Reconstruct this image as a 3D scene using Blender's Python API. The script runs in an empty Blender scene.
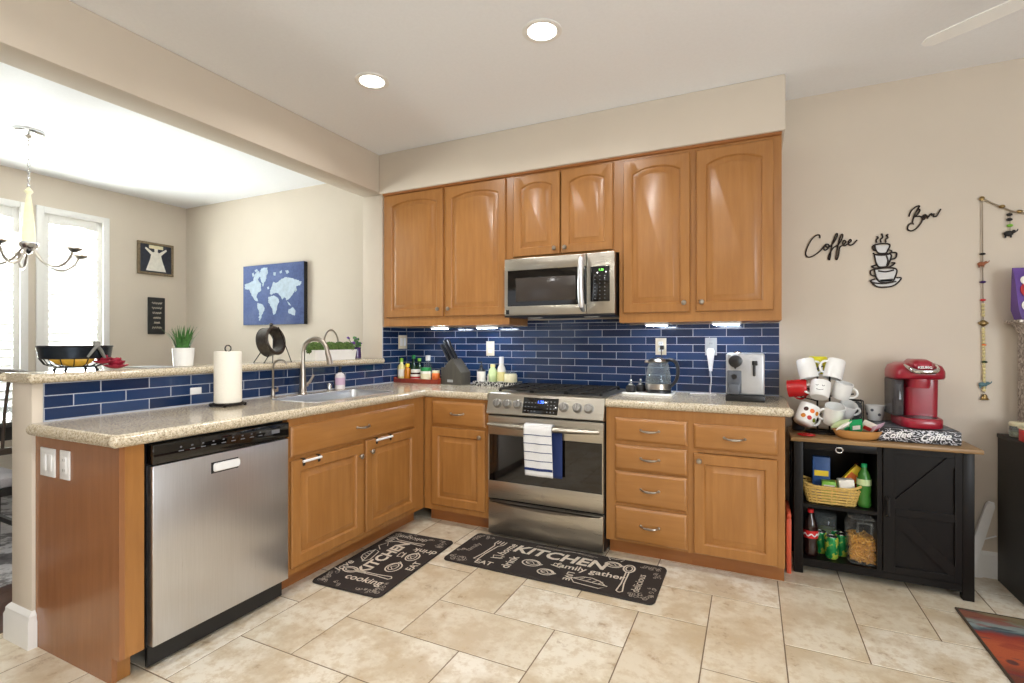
import bpy, bmesh, math, random
from mathutils import Vector, Matrix
random.seed(7)
PI = math.pi
S = bpy.context.scene
COL = S.collection

# ---------------------------------------------------------------- camera, world, lights, exposure
F_PX, YAW, EYE = 504.0, math.radians(25.4), 1.27
cam_d = bpy.data.cameras.new('camera')
cam_d.sensor_width = 36.0
cam_d.lens = 36.0 * F_PX / 1024.0
cam_d.clip_start = 0.02
cam = bpy.data.objects.new('camera', cam_d)
cam.location = (0, 0, EYE)
cam.rotation_euler = (PI / 2, 0, YAW)
COL.objects.link(cam)
S.camera = cam
S.view_settings.view_transform = 'Standard'
S.view_settings.look = 'None'
S.view_settings.gamma = 1.0
S.view_settings.exposure = 0.44
S.view_settings.use_curve_mapping = False
S.cycles.use_denoising = True
S.cycles.max_bounces = 10
S.cycles.diffuse_bounces = 5
S.cycles.transparent_max_bounces = 16
S.cycles.sample_clamp_indirect = 6.0
S.cycles.caustics_reflective = False
S.cycles.caustics_refractive = False

world = bpy.data.worlds.new('daylight')
S.world = world
world.use_nodes = True
world.node_tree.nodes['Background'].inputs[0].default_value = (0.86, 0.93, 1.0, 1)
world.node_tree.nodes['Background'].inputs[1].default_value = 2.2

def area(name, loc, aim, sx, sy, watts, col=(1, 1, 1), shape='RECTANGLE', spread=180):
    l = bpy.data.lights.new(name, 'AREA')
    l.shape = shape
    l.size = sx
    l.size_y = sy
    l.energy = watts
    l.color = col
    l.spread = math.radians(spread)
    o = bpy.data.objects.new(name, l)
    o.location = loc
    o.rotation_euler = (Vector(aim) - Vector(loc)).to_track_quat('-Z', 'Y').to_euler()
    COL.objects.link(o)
    return o

CEIL = 2.765
# daylight arriving at the two dining windows
area('dining_window_daylight', (-6.05, 2.52, 1.75), (-3.9, 2.4, 1.75), 0.62, 1.7, 235, (1.0, 0.965, 0.90))
area('dining_window_daylight', (-6.05, 1.90, 1.75), (-3.9, 1.9, 1.75), 0.62, 1.7, 235, (1.0, 0.965, 0.90))
# unseen fill light added at the right wall, tilted up to the ceiling
area('right_fill_light', (2.96, -0.3, 1.40), (-1.2, 1.6, 2.75), 3.2, 1.7, 158, (0.89, 0.95, 1.0))
# weak cool fill light added on the dining side, behind the camera
area('cool_fill_light', (-4.2, -2.96, 1.35), (-4.0, 1.5, 1.3), 2.2, 1.9, 7, (0.78, 0.88, 1.0))
CANS = [(-0.91, 2.254), (-1.966, 2.268), (-0.91, 0.55), (-1.966, 0.55), (0.45, 0.55), (0.45, -1.2), (-1.2, -1.2)]
CAN_W = 7.0

# ---------------------------------------------------------------- pixel -> place helpers (points on real planes)
_f = Vector((-math.sin(YAW), math.cos(YAW), 0)); _r = Vector((math.cos(YAW), math.sin(YAW), 0)); _u = Vector((0, 0, 1))
def ray(u, v): return _f + _r * ((u - 512) / F_PX) + _u * ((341.5 - v) / F_PX)
def at_y(u, v, y): d = ray(u, v); return Vector((0, 0, EYE)) + d * (y / d.y)
def at_x(u, v, x): d = ray(u, v); return Vector((0, 0, EYE)) + d * (x / d.x)
def at_z(u, v, z): d = ray(u, v); return Vector((0, 0, EYE)) + d * ((z - EYE) / d.z)

# ---------------------------------------------------------------- materials
def lin(c):
    return tuple(((x / 255 / 12.92) if x / 255 <= 0.04045 else ((x / 255 + 0.055) / 1.055) ** 2.4) for x in c) + (1.0,)

def nodes(name):
    m = bpy.data.materials.new(name)
    m.use_nodes = True
    nt = m.node_tree
    return m, nt, nt.nodes['Principled BSDF']

def L(nt, a, b): nt.links.new(a, b)

def coords(nt, scale=(1, 1, 1), kind='Object'):
    tc = nt.nodes.new('ShaderNodeTexCoord')
    mp = nt.nodes.new('ShaderNodeMapping')
    mp.inputs['Scale'].default_value = scale
    L(nt, tc.outputs[kind], mp.inputs[0])
    return mp.outputs[0]

def ramp(nt, fac, stops):
    r = nt.nodes.new('ShaderNodeValToRGB')
    e = r.color_ramp.elements
    e[0].position, e[0].color = stops[0]
    e[1].position, e[1].color = stops[-1]
    for p, c in stops[1:-1]:
        n = e.new(p); n.color = c
    L(nt, fac, r.inputs[0])
    return r.outputs[0]

def noise(nt, vec, scale, detail=4, rough=0.55):
    n = nt.nodes.new('ShaderNodeTexNoise')
    n.inputs['Scale'].default_value = scale
    n.inputs['Detail'].default_value = detail
    n.inputs['Roughness'].default_value = rough
    L(nt, vec, n.inputs['Vector'])
    return n.outputs['Fac']

def bump(nt, bs, h, strength, dist=0.002):
    b = nt.nodes.new('ShaderNodeBump')
    b.inputs['Strength'].default_value = strength
    b.inputs['Distance'].default_value = dist
    L(nt, h, b.inputs['Height'])
    L(nt, b.outputs[0], bs.inputs['Normal'])

def mix(nt, fac, a, b, mode='MIX'):
    m = nt.nodes.new('ShaderNodeMix'); m.data_type = 'RGBA'; m.blend_type = mode
    for s, v in ((m.inputs[0], fac), (m.inputs[6], a), (m.inputs[7], b)):
        if hasattr(v, 'links'): L(nt, v, s)
        else: s.default_value = v
    return m.outputs[2]

def plain(name, col, rough=0.5, metal=0.0, var=0.06, scale=30.0, bmp=0.0, coat=0.0, spec=0.5, emit=None):
    m, nt, b = nodes(name)
    v = coords(nt)
    n = noise(nt, v, scale)
    c = lin(col)
    lo = tuple(x * (1 - var) for x in c[:3]) + (1,); hi = tuple(min(1, x * (1 + var)) for x in c[:3]) + (1,)
    L(nt, ramp(nt, n, [(0.3, lo), (0.7, hi)]), b.inputs['Base Color'])
    b.inputs['Roughness'].default_value = rough
    b.inputs['Metallic'].default_value = metal
    b.inputs['Coat Weight'].default_value = coat
    b.inputs['Specular IOR Level'].default_value = spec
    if bmp: bump(nt, b, n, bmp)
    if emit:
        b.inputs['Emission Color'].default_value = lin(emit[0]); b.inputs['Emission Strength'].default_value = emit[1]
    return m

def wood(name, c0, c1, c2, rough=0.35, grain=(14, 14, 1.2), coat=0.15):
    m, nt, b = nodes(name)
    v = coords(nt, grain)
    n = noise(nt, v, 2.2, 6, 0.6)
    v2 = coords(nt, (1.6, 1.6, 0.9))
    n2 = noise(nt, v2, 2.0, 3)
    c = ramp(nt, n, [(0.25, lin(c0)), (0.5, lin(c1)), (0.75, lin(c2))])
    c = mix(nt, 0.35, c, ramp(nt, n2, [(0.3, lin(c0)), (0.7, lin(c2))]))
    L(nt, c, b.inputs['Base Color'])
    b.inputs['Roughness'].default_value = rough
    b.inputs['Coat Weight'].default_value = coat
    b.inputs['Coat Roughness'].default_value = 0.2
    bump(nt, b, n, 0.04)
    return m

def granite(name):
    m, nt, b = nodes(name)
    v = coords(nt)
    n = noise(nt, v, 130, 3, 0.7)
    n2 = noise(nt, v, 320, 2)
    n3 = noise(nt, v, 9, 3)
    c = ramp(nt, n, [(0.32, lin((126, 112, 92))), (0.44, lin((188, 174, 148))), (0.55, lin((212, 201, 178))), (0.7, lin((230, 222, 204)))])
    c = mix(nt, ramp(nt, n2, [(0.60, (0, 0, 0, 1)), (0.66, (0.8, 0.8, 0.8, 1))]), c, lin((98, 88, 78)))
    c = mix(nt, ramp(nt, n3, [(0.4, (0, 0, 0, 1)), (0.7, (0.18, 0.18, 0.18, 1))]), c, lin((190, 168, 134)))
    L(nt, c, b.inputs['Base Color'])
    b.inputs['Roughness'].default_value = 0.16
    b.inputs['Coat Weight'].default_value = 0.2
    return m

def toned(name, stops, rough, bmpn=0.0, veins=None):
    """tile material: the 'tone' attribute gives every tile its own shade"""
    m, nt, b = nodes(name)
    v = coords(nt)
    a = nt.nodes.new('ShaderNodeAttribute'); a.attribute_name = 'tone'
    c = ramp(nt, a.outputs['Fac'], stops)
    if veins:
        # shift the pattern per tile so that it does not run on across joints
        cmb = nt.nodes.new('ShaderNodeVectorMath'); cmb.operation = 'MULTIPLY_ADD'
        L(nt, a.outputs['Color'], cmb.inputs[0]); cmb.inputs[1].default_value = (37, 23, 11); L(nt, v, cmb.inputs[2])
        n = noise(nt, cmb.outputs[0], 4.5, 7, 0.62)
        n2 = noise(nt, cmb.outputs[0], 22, 5, 0.7)
        c = mix(nt, ramp(nt, n, [(0.40, (0.72, 0.72, 0.72, 1)), (0.56, (0, 0, 0, 1))]), c, veins[0])
        c = mix(nt, ramp(nt, n2, [(0.38, (0.6, 0.6, 0.6, 1)), (0.52, (0, 0, 0, 1))]), c, veins[1])
        n3 = noise(nt, cmb.outputs[0], 9, 6, 0.75)
        c = mix(nt, ramp(nt, n3, [(0.33, (0.6, 0.6, 0.6, 1)), (0.40, (0, 0, 0, 1))]), c, veins[2])
        bump(nt, b, n2, 0.05)
    else:
        n = noise(nt, v, 35, 2)
        bump(nt, b, n, bmpn)
    L(nt, c, b.inputs['Base Color'])
    b.inputs['Roughness'].default_value = rough
    return m

def steel(name, col=(178, 172, 160), rough=0.26, stretch=(2, 2, 160)):
    m, nt, b = nodes(name)
    v = coords(nt, stretch)
    n = noise(nt, v, 3.0, 4)
    c = lin(col)
    L(nt, ramp(nt, n, [(0.3, tuple(x * 0.9 for x in c[:3]) + (1,)), (0.7, c)]), b.inputs['Base Color'])
    b.inputs['Metallic'].default_value = 1.0
    L(nt, ramp(nt, n, [(0.2, (rough * .8,) * 3 + (1,)), (0.8, (rough * 1.25,) * 3 + (1,))]), b.inputs['Roughness'])
    b.inputs['Anisotropic'].default_value = 0.4
    return m

def clear(name, tint=(240, 245, 246), body=0.08, rough=0.03):
    """thin clear glass or plastic: mostly transparent, with Fresnel gloss and a little body colour"""
    m, nt, b = nodes(name)
    out = nt.nodes['Material Output']
    tr = nt.nodes.new('ShaderNodeBsdfTransparent'); tr.inputs[0].default_value = lin(tint)
    v = coords(nt); n = noise(nt, v, 25)
    L(nt, ramp(nt, n, [(0.3, tuple(x * .5 for x in lin(tint)[:3]) + (1,)), (0.7, tuple(x * .55 for x in lin(tint)[:3]) + (1,))]), b.inputs['Base Color'])
    b.inputs['Roughness'].default_value = rough
    b.inputs['Specular IOR Level'].default_value = 1.0
    lw = nt.nodes.new('ShaderNodeLayerWeight'); lw.inputs[0].default_value = 0.35
    mr = nt.nodes.new('ShaderNodeMapRange'); mr.inputs[3].default_value = body; mr.inputs[4].default_value = 0.6
    L(nt, lw.outputs['Facing'], mr.inputs[0])
    ms = nt.nodes.new('ShaderNodeMixShader')
    L(nt, mr.outputs[0], ms.inputs[0]); L(nt, tr.outputs[0], ms.inputs[1]); L(nt, b.outputs[0], ms.inputs[2])
    L(nt, ms.outputs[0], out.inputs[0])
    return m

def glow(name, col, strength):
    m, nt, b = nodes(name)
    v = coords(nt); n = noise(nt, v, 20)
    L(nt, ramp(nt, n, [(0.3, lin(col)), (0.7, lin(col))]), b.inputs['Base Color'])
    b.inputs['Emission Color'].default_value = lin(col)
    b.inputs['Emission Strength'].default_value = strength
    return m

M = {}
M['wall'] = plain('painted_beige_wall', (210, 199, 184), 0.85, var=0.015, scale=4, bmp=0.02)
M['ceil'] = plain('white_ceiling_paint', (242, 244, 248), 0.9, var=0.015, scale=60, bmp=0.08)
M['white'] = plain('white_trim_paint', (236, 235, 232), 0.45, var=0.01)
M['tile'] = toned('travertine_tile', [(0.0, lin((214, 202, 180))), (0.5, lin((224, 215, 196))), (1.0, lin((232, 225, 211)))], 0.32,
                  veins=(lin((188, 168, 136)), lin((194, 174, 142)), lin((158, 132, 102))))
M['grout'] = plain('grey_brown_grout', (124, 106, 86), 0.9)
M['blue'] = toned('blue_glazed_tile', [(0.0, lin((20, 38, 70))), (0.5, lin((28, 50, 88))), (1.0, lin((42, 66, 106)))], 0.10, 0.02)
M['bgrout'] = plain('pale_grey_grout', (176, 182, 196), 0.85)
M['cab'] = wood('honey_maple', (145, 95, 46), (160, 109, 55), (175, 123, 67))
M['cabh'] = wood('honey_maple_across', (145, 95, 46), (160, 109, 55), (175, 123, 67), grain=(1.2, 14, 14))
M['toe'] = wood('toe_kick_wood', (140, 86, 42), (156, 98, 50), (166, 108, 58), grain=(1.2, 14, 14))
M['endp'] = wood('end_panel_veneer', (136, 88, 54), (148, 98, 62), (158, 108, 70), rough=0.25)
M['granite'] = granite('beige_granite')
M['steel'] = steel('brushed_steel', (190, 184, 172), 0.30, (2, 2, 160))
M['steelv'] = steel('brushed_steel_upright', (216, 217, 221), 0.33, (160, 160, 2))
M['chrome'] = plain('polished_chrome', (215, 215, 215), 0.10, 1.0, var=0.02)
M['nickel'] = plain('satin_nickel', (178, 170, 160), 0.28, 1.0, var=0.04)
M['black'] = plain('black_plastic', (22, 22, 24), 0.35)
M['gloss'] = plain('black_glass', (10, 9, 9), 0.05, var=0.02, coat=0.5)
M['iron'] = plain('cast_iron', (38, 36, 35), 0.55, 0.3, bmp=0.2, scale=200)
M['wire'] = plain('dark_wire_metal', (40, 36, 34), 0.4, 0.8)
M['paper'] = plain('white_paper', (238, 234, 222), 0.9, bmp=0.15, scale=120, var=0.02)
M['plate'] = plain('ivory_plastic', (222, 212, 188), 0.4, var=0.02)
M['platew'] = plain('white_plastic', (236, 236, 236), 0.35, var=0.02)
M['greyp'] = plain('grey_plastic', (170, 172, 174), 0.4)
M['wpot'] = plain('white_ceramic', (238, 238, 236), 0.25, var=0.02)
M['red'] = plain('red_glaze', (184, 26, 30), 0.2, var=0.08)
M['leaf'] = plain('grass_leaf', (60, 112, 48), 0.5, var=0.45, scale=60)
M['moss'] = plain('moss_green', (74, 98, 44), 0.95, var=0.5, scale=90, bmp=0.8)
M['glass'] = clear('clear_glass')
M['lamp'] = glow('lit_lamp_lens', (255, 247, 235), 9.0)
M['ulamp'] = glow('lit_strip_lens', (226, 238, 255), 48.0)

# ---------------------------------------------------------------- mesh building
class MB:
    def __init__(s): s.v, s.f, s.m, s.t, s.s = [], [], [], [], []
    def add(s, verts, faces, mi=0, X=None, tone=0.5):
        o = len(s.v)
        for p in verts:
            p = Vector(p)
            s.v.append(X @ p if X is not None else p)
        for fc in faces:
            s.f.append([i + o for i in fc]); s.m.append(mi); s.t.append(tone)
        return s
    def bm(s, b, mi=0, X=None):
        b.verts.ensure_lookup_table(); b.verts.index_update()
        s.add([v.co.copy() for v in b.verts], [[v.index for v in f.verts] for f in b.faces], mi, X); b.free(); return s
    def box(s, x0, x1, y0, y1, z0, z1, b=0.0, mi=0, X=None, seg=2, tone=0.5):
        P = [(x0, y0, z0), (x1, y0, z0), (x1, y1, z0), (x0, y1, z0), (x0, y0, z1), (x1, y0, z1), (x1, y1, z1), (x0, y1, z1)]
        Fc = [(0, 3, 2, 1), (4, 5, 6, 7), (0, 1, 5, 4), (1, 2, 6, 5), (2, 3, 7, 6), (3, 0, 4, 7)]
        if b <= 0: return s.add(P, Fc, mi, X, tone)
        m = bmesh.new(); vs = [m.verts.new(p) for p in P]
        for f in Fc: m.faces.new([vs[i] for i in f])
        bmesh.ops.bevel(m, geom=list(m.edges), offset=b, segments=seg, profile=0.5, affect='EDGES')
        return s.bm(m, mi, X)
    def lathe(s, prof, n=24, c=(0, 0, 0), mi=0, X=None, sx=1.0, sy=1.0, cap=True):
        V, Fc = [], []
        for r, z in prof:
            for k in range(n):
                a = 2 * PI * k / n
                V.append((c[0] + r * sx * math.cos(a), c[1] + r * sy * math.sin(a), c[2] + z))
        for i in range(len(prof) - 1):
            for k in range(n):
                k2 = (k + 1) % n
                Fc.append((i * n + k, i * n + k2, (i + 1) * n + k2, (i + 1) * n + k))
        if cap:
            if prof[0][0] > 1e-5: Fc.append(tuple(reversed(range(n))))
            if prof[-1][0] > 1e-5: Fc.append(tuple((len(prof) - 1) * n + k for k in range(n)))
        return s.add(V, Fc, mi, X)
    def cyl(s, p0, p1, r0, r1=None, n=14, mi=0, X=None):
        return s.tube([p0, p1], [r0, r0 if r1 is None else r1], n, mi=mi, X=X)
    def tube(s, pts, r, n=8, closed=False, mi=0, X=None, flat=1.0):
        pts = [Vector(p) for p in pts]; N = len(pts)
        rs = r if isinstance(r, (list, tuple)) else [r] * N
        V, Fc = [], []; up = None
        for i, p in enumerate(pts):
            if closed: t = pts[(i + 1) % N] - pts[i - 1]
            else: t = pts[min(i + 1, N - 1)] - pts[max(i - 1, 0)]
            t.normalize()
            if up is None:
                up = Vector((0, 0, 1)) if abs(t.z) < 0.9 else Vector((1, 0, 0))
            a = (up - t * up.dot(t))
            if a.length < 1e-6: a = t.orthogonal()
            a.normalize(); b = t.cross(a); up = a
            for k in range(n):
                th = 2 * PI * k / n
                V.append(p + (a * math.cos(th) * flat + b * math.sin(th)) * rs[i])
        for i in range(N if closed else N - 1):
            j = (i + 1) % N
            for k in range(n):
                k2 = (k + 1) % n
                Fc.append((i * n + k, i * n + k2, j * n + k2, j * n + k))
        if not closed:
            Fc.append(tuple(reversed(range(n)))); Fc.append(tuple((N - 1) * n + k for k in range(n)))
        return s.add(V, Fc, mi, X)
    def ball(s, c, r, sc=(1, 1, 1), n=16, m=10, mi=0, X=None):
        pr = [(max(1e-4, r * math.sin(PI * i / m)), -r * math.cos(PI * i / m)) for i in range(m + 1)]
        V, Fc = [], []
        for rr, z in pr:
            for k in range(n):
                a = 2 * PI * k / n
                V.append((c[0] + rr * sc[0] * math.cos(a), c[1] + rr * sc[1] * math.sin(a), c[2] + z * sc[2]))
        for i in range(m):
            for k in range(n):
                k2 = (k + 1) % n
                Fc.append((i * n + k, i * n + k2, (i + 1) * n + k2, (i + 1) * n + k))
        return s.add(V, Fc, mi, X)
    def prism(s, poly, d0, d1, plane='xz', mi=0, X=None):
        """poly extruded from d0 to d1 along the axis missing in plane"""
        n = len(poly)
        def P(a, b, d): return (a, d, b) if plane == 'xz' else ((a, b, d) if plane == 'xy' else (d, a, b))
        V = [P(a, b, d0) for a, b in poly] + [P(a, b, d1) for a, b in poly]
        Fc = [tuple(range(n)), tuple(reversed(range(n, 2 * n)))] + [(i, i + n, (i + 1) % n + n, (i + 1) % n) for i in range(n)]
        return s.add(V, Fc, mi, X)
    def loops(s, LL, mi=0, X=None, cap0=False, cap1=True):
        n = len(LL[0]); V = [p for l in LL for p in l]; Fc = []
        for i in range(len(LL) - 1):
            for k in range(n):
                k2 = (k + 1) % n
                Fc.append((i * n + k, i * n + k2, (i + 1) * n + k2, (i + 1) * n + k))
        if cap0: Fc.append(tuple(reversed(range(n))))
        if cap1: Fc.append(tuple((len(LL) - 1) * n + k for k in range(n)))
        return s.add(V, Fc, mi, X)
    def text(s, body, size, X, depth=0.0, mi=0, shear=0.0, align='LEFT', bold=0.0):
        cu = bpy.data.curves.new('t', 'FONT'); cu.body = body; cu.size = size; cu.extrude = depth; cu.shear = shear
        cu.align_x = align; cu.offset = bold; cu.resolution_u = 3
        ob = bpy.data.objects.new('t', cu); COL.objects.link(ob)
        dg = bpy.context.evaluated_depsgraph_get(); dg.update()
        me = bpy.data.meshes.new_from_object(ob.evaluated_get(dg))
        s.add([v.co.copy() for v in me.vertices], [list(p.vertices) for p in me.polygons], mi, X)
        bpy.data.objects.remove(ob); bpy.data.curves.remove(cu); bpy.data.meshes.remove(me)
        return s
    def obj(s, name, mat, parent=None, smooth=35, loc=None, rot=None):
        me = bpy.data.meshes.new(name)
        me.from_pydata([tuple(p) for p in s.v], [], s.f)
        mats = mat if isinstance(mat, (list, tuple)) else [mat]
        for mm in mats: me.materials.append(M[mm] if isinstance(mm, str) else mm)
        me.polygons.foreach_set('material_index', s.m)
        if any(abs(t - 0.5) > 1e-9 for t in s.t):
            at = me.attributes.new('tone', 'FLOAT', 'FACE')
            at.data.foreach_set('value', s.t)
        b = bmesh.new(); b.from_mesh(me); bmesh.ops.recalc_face_normals(b, faces=b.faces); b.to_mesh(me); b.free()
        if smooth:
            me.polygons.foreach_set('use_smooth', [True] * len(me.polygons))
            me.set_sharp_from_angle(angle=math.radians(smooth))
        me.update()
        o = bpy.data.objects.new(name, me); COL.objects.link(o)
        if parent is not None: o.parent = parent
        if loc is not None: o.location = loc
        if rot is not None: o.rotation_euler = rot
        return o

def thing(name, label, cat, loc=(0, 0, 0), rz=0.0, group=None):
    o = bpy.data.objects.new(name, None); COL.objects.link(o)
    o.empty_display_size = 0.05
    o.location = loc; o.rotation_euler = (0, 0, rz); o['label'] = label; o['category'] = cat
    if group: o['group'] = group
    return o
def tag(o, label, cat, group=None, kind=None):
    o['label'] = label; o['category'] = cat
    if group: o['group'] = group
    if kind: o['kind'] = kind
    return o
def struct(o, label=None):
    o['kind'] = 'structure'
    if label: o['label'] = label
    return o
def dup(root, loc, label, rz=None):
    r = root.copy(); COL.objects.link(r); r.location = loc; r['label'] = label
    if rz is not None: r.rotation_euler = (0, 0, rz)
    for ch in list(root.children):
        c = ch.copy(); COL.objects.link(c); c.parent = r
        for g in list(ch.children):
            d = g.copy(); COL.objects.link(d); d.parent = c
    return r
def T(x, y, z): return Matrix.Translation((x, y, z))
def RX(a): return Matrix.Rotation(a, 4, 'X')
def RY(a): return Matrix.Rotation(a, 4, 'Y')
def RZ(a): return Matrix.Rotation(a, 4, 'Z')
FACE = RX(PI / 2)          # flat lettering turned upright, read from -Y
def spline(P, n=8, closed=False):
    P = [Vector(p) for p in P]; out = []; N = len(P)
    for i in range(N if closed else N - 1):
        if closed: a, b, c, d = P[i - 1], P[i], P[(i + 1) % N], P[(i + 2) % N]
        else: a, b, c, d = P[max(i - 1, 0)], P[i], P[i + 1], P[min(i + 2, N - 1)]
        for k in range(n):
            t = k / n
            out.append(0.5 * ((2 * b) + (c - a) * t + (2 * a - 5 * b + 4 * c - d) * t * t + (3 * b - a - 3 * c + d) * t ** 3))
    if not closed: out.append(P[-1])
    return out

# ---------------------------------------------------------------- the room
WY = 3.555          # plaster of the back wall
XL = -5.75          # dining window wall
XR, YB = 3.0, -3.0
CT = 0.93           # worktop height
FY = 2.945          # face frames of the back run
FX = -2.085         # face frames of the peninsula
LZ = 1.135          # top of the bar ledge

# floor: herringbone of 12 x 24 inch travertine tiles on a grout bed
fb = MB()
fb.box(-2.95, XR, YB, WY, -0.08, -0.0015, tone=0.5)
ux, uy, ox, oy, g = 0.3025, 0.3115, -1.69, 1.465, 0.0025
def clipq(x0, x1, y0, y1):
    x0, x1, y0, y1 = max(x0, -2.95), min(x1, XR), max(y0, YB), min(y1, WY)
    return None if x1 - x0 < 0.01 or y1 - y0 < 0.01 else (x0, x1, y0, y1)
for i in range(-6, 18):
    for j in range(-16, 9):
        k = (i - j) % 4
        if k == 0: q = clipq(ox + i * ux + g, ox + (i + 2) * ux - g, oy + j * uy + g, oy + (j + 1) * uy - g)
        elif k == 3: q = clipq(ox + i * ux + g, ox + (i + 1) * ux - g, oy + j * uy + g, oy + (j + 2) * uy - g)
        else: continue
        if not q: continue
        x0, x1, y0, y1 = q; e = 0.0015
        P = [(x0, y0, -0.0015), (x1, y0, -0.0015), (x1, y1, -0.0015), (x0, y1, -0.0015), (x0 + e, y0 + e, 0), (x1 - e, y0 + e, 0), (x1 - e, y1 - e, 0), (x0 + e, y1 - e, 0)]
        fb.add(P, [(4, 5, 6, 7), (0, 1, 5, 4), (1, 2, 6, 5), (2, 3, 7, 6), (3, 0, 4, 7)], 1, tone=random.uniform(0.02, 0.98))
struct(fb.obj('floor', ['grout', 'tile'], smooth=0))
# dark plank floor of the dining side
M['plank'] = wood('dark_plank_wood', (58, 36, 28), (74, 46, 36), (92, 60, 46), rough=0.3, grain=(12, 1.0, 12))
db = MB()
w = 0.13; x = XL
while x < -2.95:
    db.box(x + 0.0008, min(x + w, -2.95) - 0.0008, YB, WY, -0.06, 0.0, b=0); x += w
struct(db.obj('floor_dining', 'plank', smooth=0))

struct(MB().box(XL - .15, XR + .15, YB - .15, WY + .15, CEIL, CEIL + 0.1).obj('ceiling', 'ceil', smooth=0))
struct(MB().box(XL - .15, XR + .15, WY, WY + 0.15, -0.05, CEIL).obj('wall_back', 'wall', smooth=0))
# solid right wall, out of the camera's view
rb = MB()
rb.box(XR, XR + .15, YB, WY, -0.05, CEIL)
struct(rb.obj('wall_right', 'wall', smooth=0))
wb = MB()
wb.box(XL - .15, XR + .15, YB - .15, YB, -0.05, CEIL)
struct(wb.obj('wall_front', 'wall', smooth=0))
# dining window wall, with two tall openings
WIN = [(2.275, 2.75), (1.655, 2.13)]
WZ0, WZ1 = 0.55, 2.44
lb = MB()
lb.box(XL - .15, XL, YB, WIN[1][0], -0.05, CEIL); lb.box(XL - .15, XL, WIN[1][1], WIN[0][0], -0.05, CEIL); lb.box(XL - .15, XL, WIN[0][1], WY, -0.05, CEIL)
for a, b in WIN:
    lb.box(XL - .15, XL, a, b, -0.05, WZ0); lb.box(XL - .15, XL, a, b, WZ1, CEIL)
struct(lb.obj('wall_left', 'wall', smooth=0))
for n, (a, b) in enumerate(WIN):
    fr = MB(); c = 0.045
    fr.box(XL, XL + .022, a - c, a + .01, WZ0 - c, WZ1 + c, b=.004); fr.box(XL, XL + .022, b - .01, b + c, WZ0 - c, WZ1 + c, b=.004)
    fr.box(XL, XL + .022, a + .01, b - .01, WZ1 - .01, WZ1 + c, b=.004); fr.box(XL, XL + .03, a + .01, b - .01, WZ0 - c, WZ0 + .01, b=.004)
    w = struct(fr.obj('window_%d' % (n + 1), 'white'))
    sh = MB()
    sh.box(XL - .05, XL - .02, a, a + .06, WZ0, WZ1, b=.003); sh.box(XL - .05, XL - .02, b - .045, b, WZ0, WZ1, b=.003)
    sh.box(XL - .05, XL - .02, a + .06, b - .045, WZ1 - .1, WZ1, b=.003); sh.box(XL - .05, XL - .02, a + .06, b - .045, WZ0, WZ0 + .1, b=.003)
    sh.obj('shutter_frame', 'white', w)
    lv = MB(); z = WZ0 + .14
    while z < WZ1 - .12:
        lv.box(-.032, .032, a + .062, b - .047, -.005, .005, b=.003, X=T(XL - .035, 0, z) @ RY(math.radians(-42))); z += .071
    lv.obj('louvers', 'white', w)
    MB().box(XL - .11, XL - .104, a, b, WZ0, WZ1).obj('pane', 'glass', w, smooth=0)
# half wall of the peninsula, the stub wall by the cabinets, the dropped beam and the soffit
struct(MB().box(-2.875, -2.70, 1.035, WY, 0, 1.095, b=0.006).obj('wall_peninsula', 'wall'))
struct(MB().box(-2.905, -2.70, 3.235, WY, 1.135, 2.46, b=0.006).obj('wall_stub', 'wall'))
struct(MB().box(-2.895, -2.695, YB, WY, 2.46, CEIL, b=0.008).obj('ceiling_beam', 'wall'))
struct(MB().box(-2.695, 0.172, 3.19, WY, 2.452, CEIL, b=0.008).obj('soffit', 'wall'))
def base(name, path, h=0.14, t=0.016, close=False):
    """moulded skirting: path of floor points, body to the left of travel"""
    prof = [(0, 0), (t, 0), (t, h - .045), (t * .75, h - .03), (t * .75, h - .018), (t * .35, h - .006), (0, h)]
    b = MB(); P = [Vector((p[0], p[1], 0)) for p in path]; LL = []
    for i, p in enumerate(P):
        d0 = (P[i] - P[i - 1]).normalized() if i else (P[1] - P[0]).normalized()
        d1 = (P[i + 1] - P[i]).normalized() if i < len(P) - 1 else d0
        n0, n1 = Vector((d0.y, -d0.x, 0)), Vector((d1.y, -d1.x, 0)); nn = (n0 + n1).normalized(); nn /= max(0.3, nn.dot(n0))
        LL.append([p + nn * a + Vector((0, 0, z)) for a, z in prof])
    b.loops(LL, cap0=True); return struct(b.obj(name, 'white', smooth=25))
base('baseboard_back', [(0.165, WY), (XR, WY)])
base('baseboard_peninsula', [(-2.875, WY), (-2.875, 1.035), (-2.70, 1.035), (-2.70, 1.046)], h=0.15, t=0.02)
base('baseboard_dining', [(XL, WY), (-2.9, WY)])
base('baseboard_left', [(XL, YB), (XL, WY)])

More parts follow.
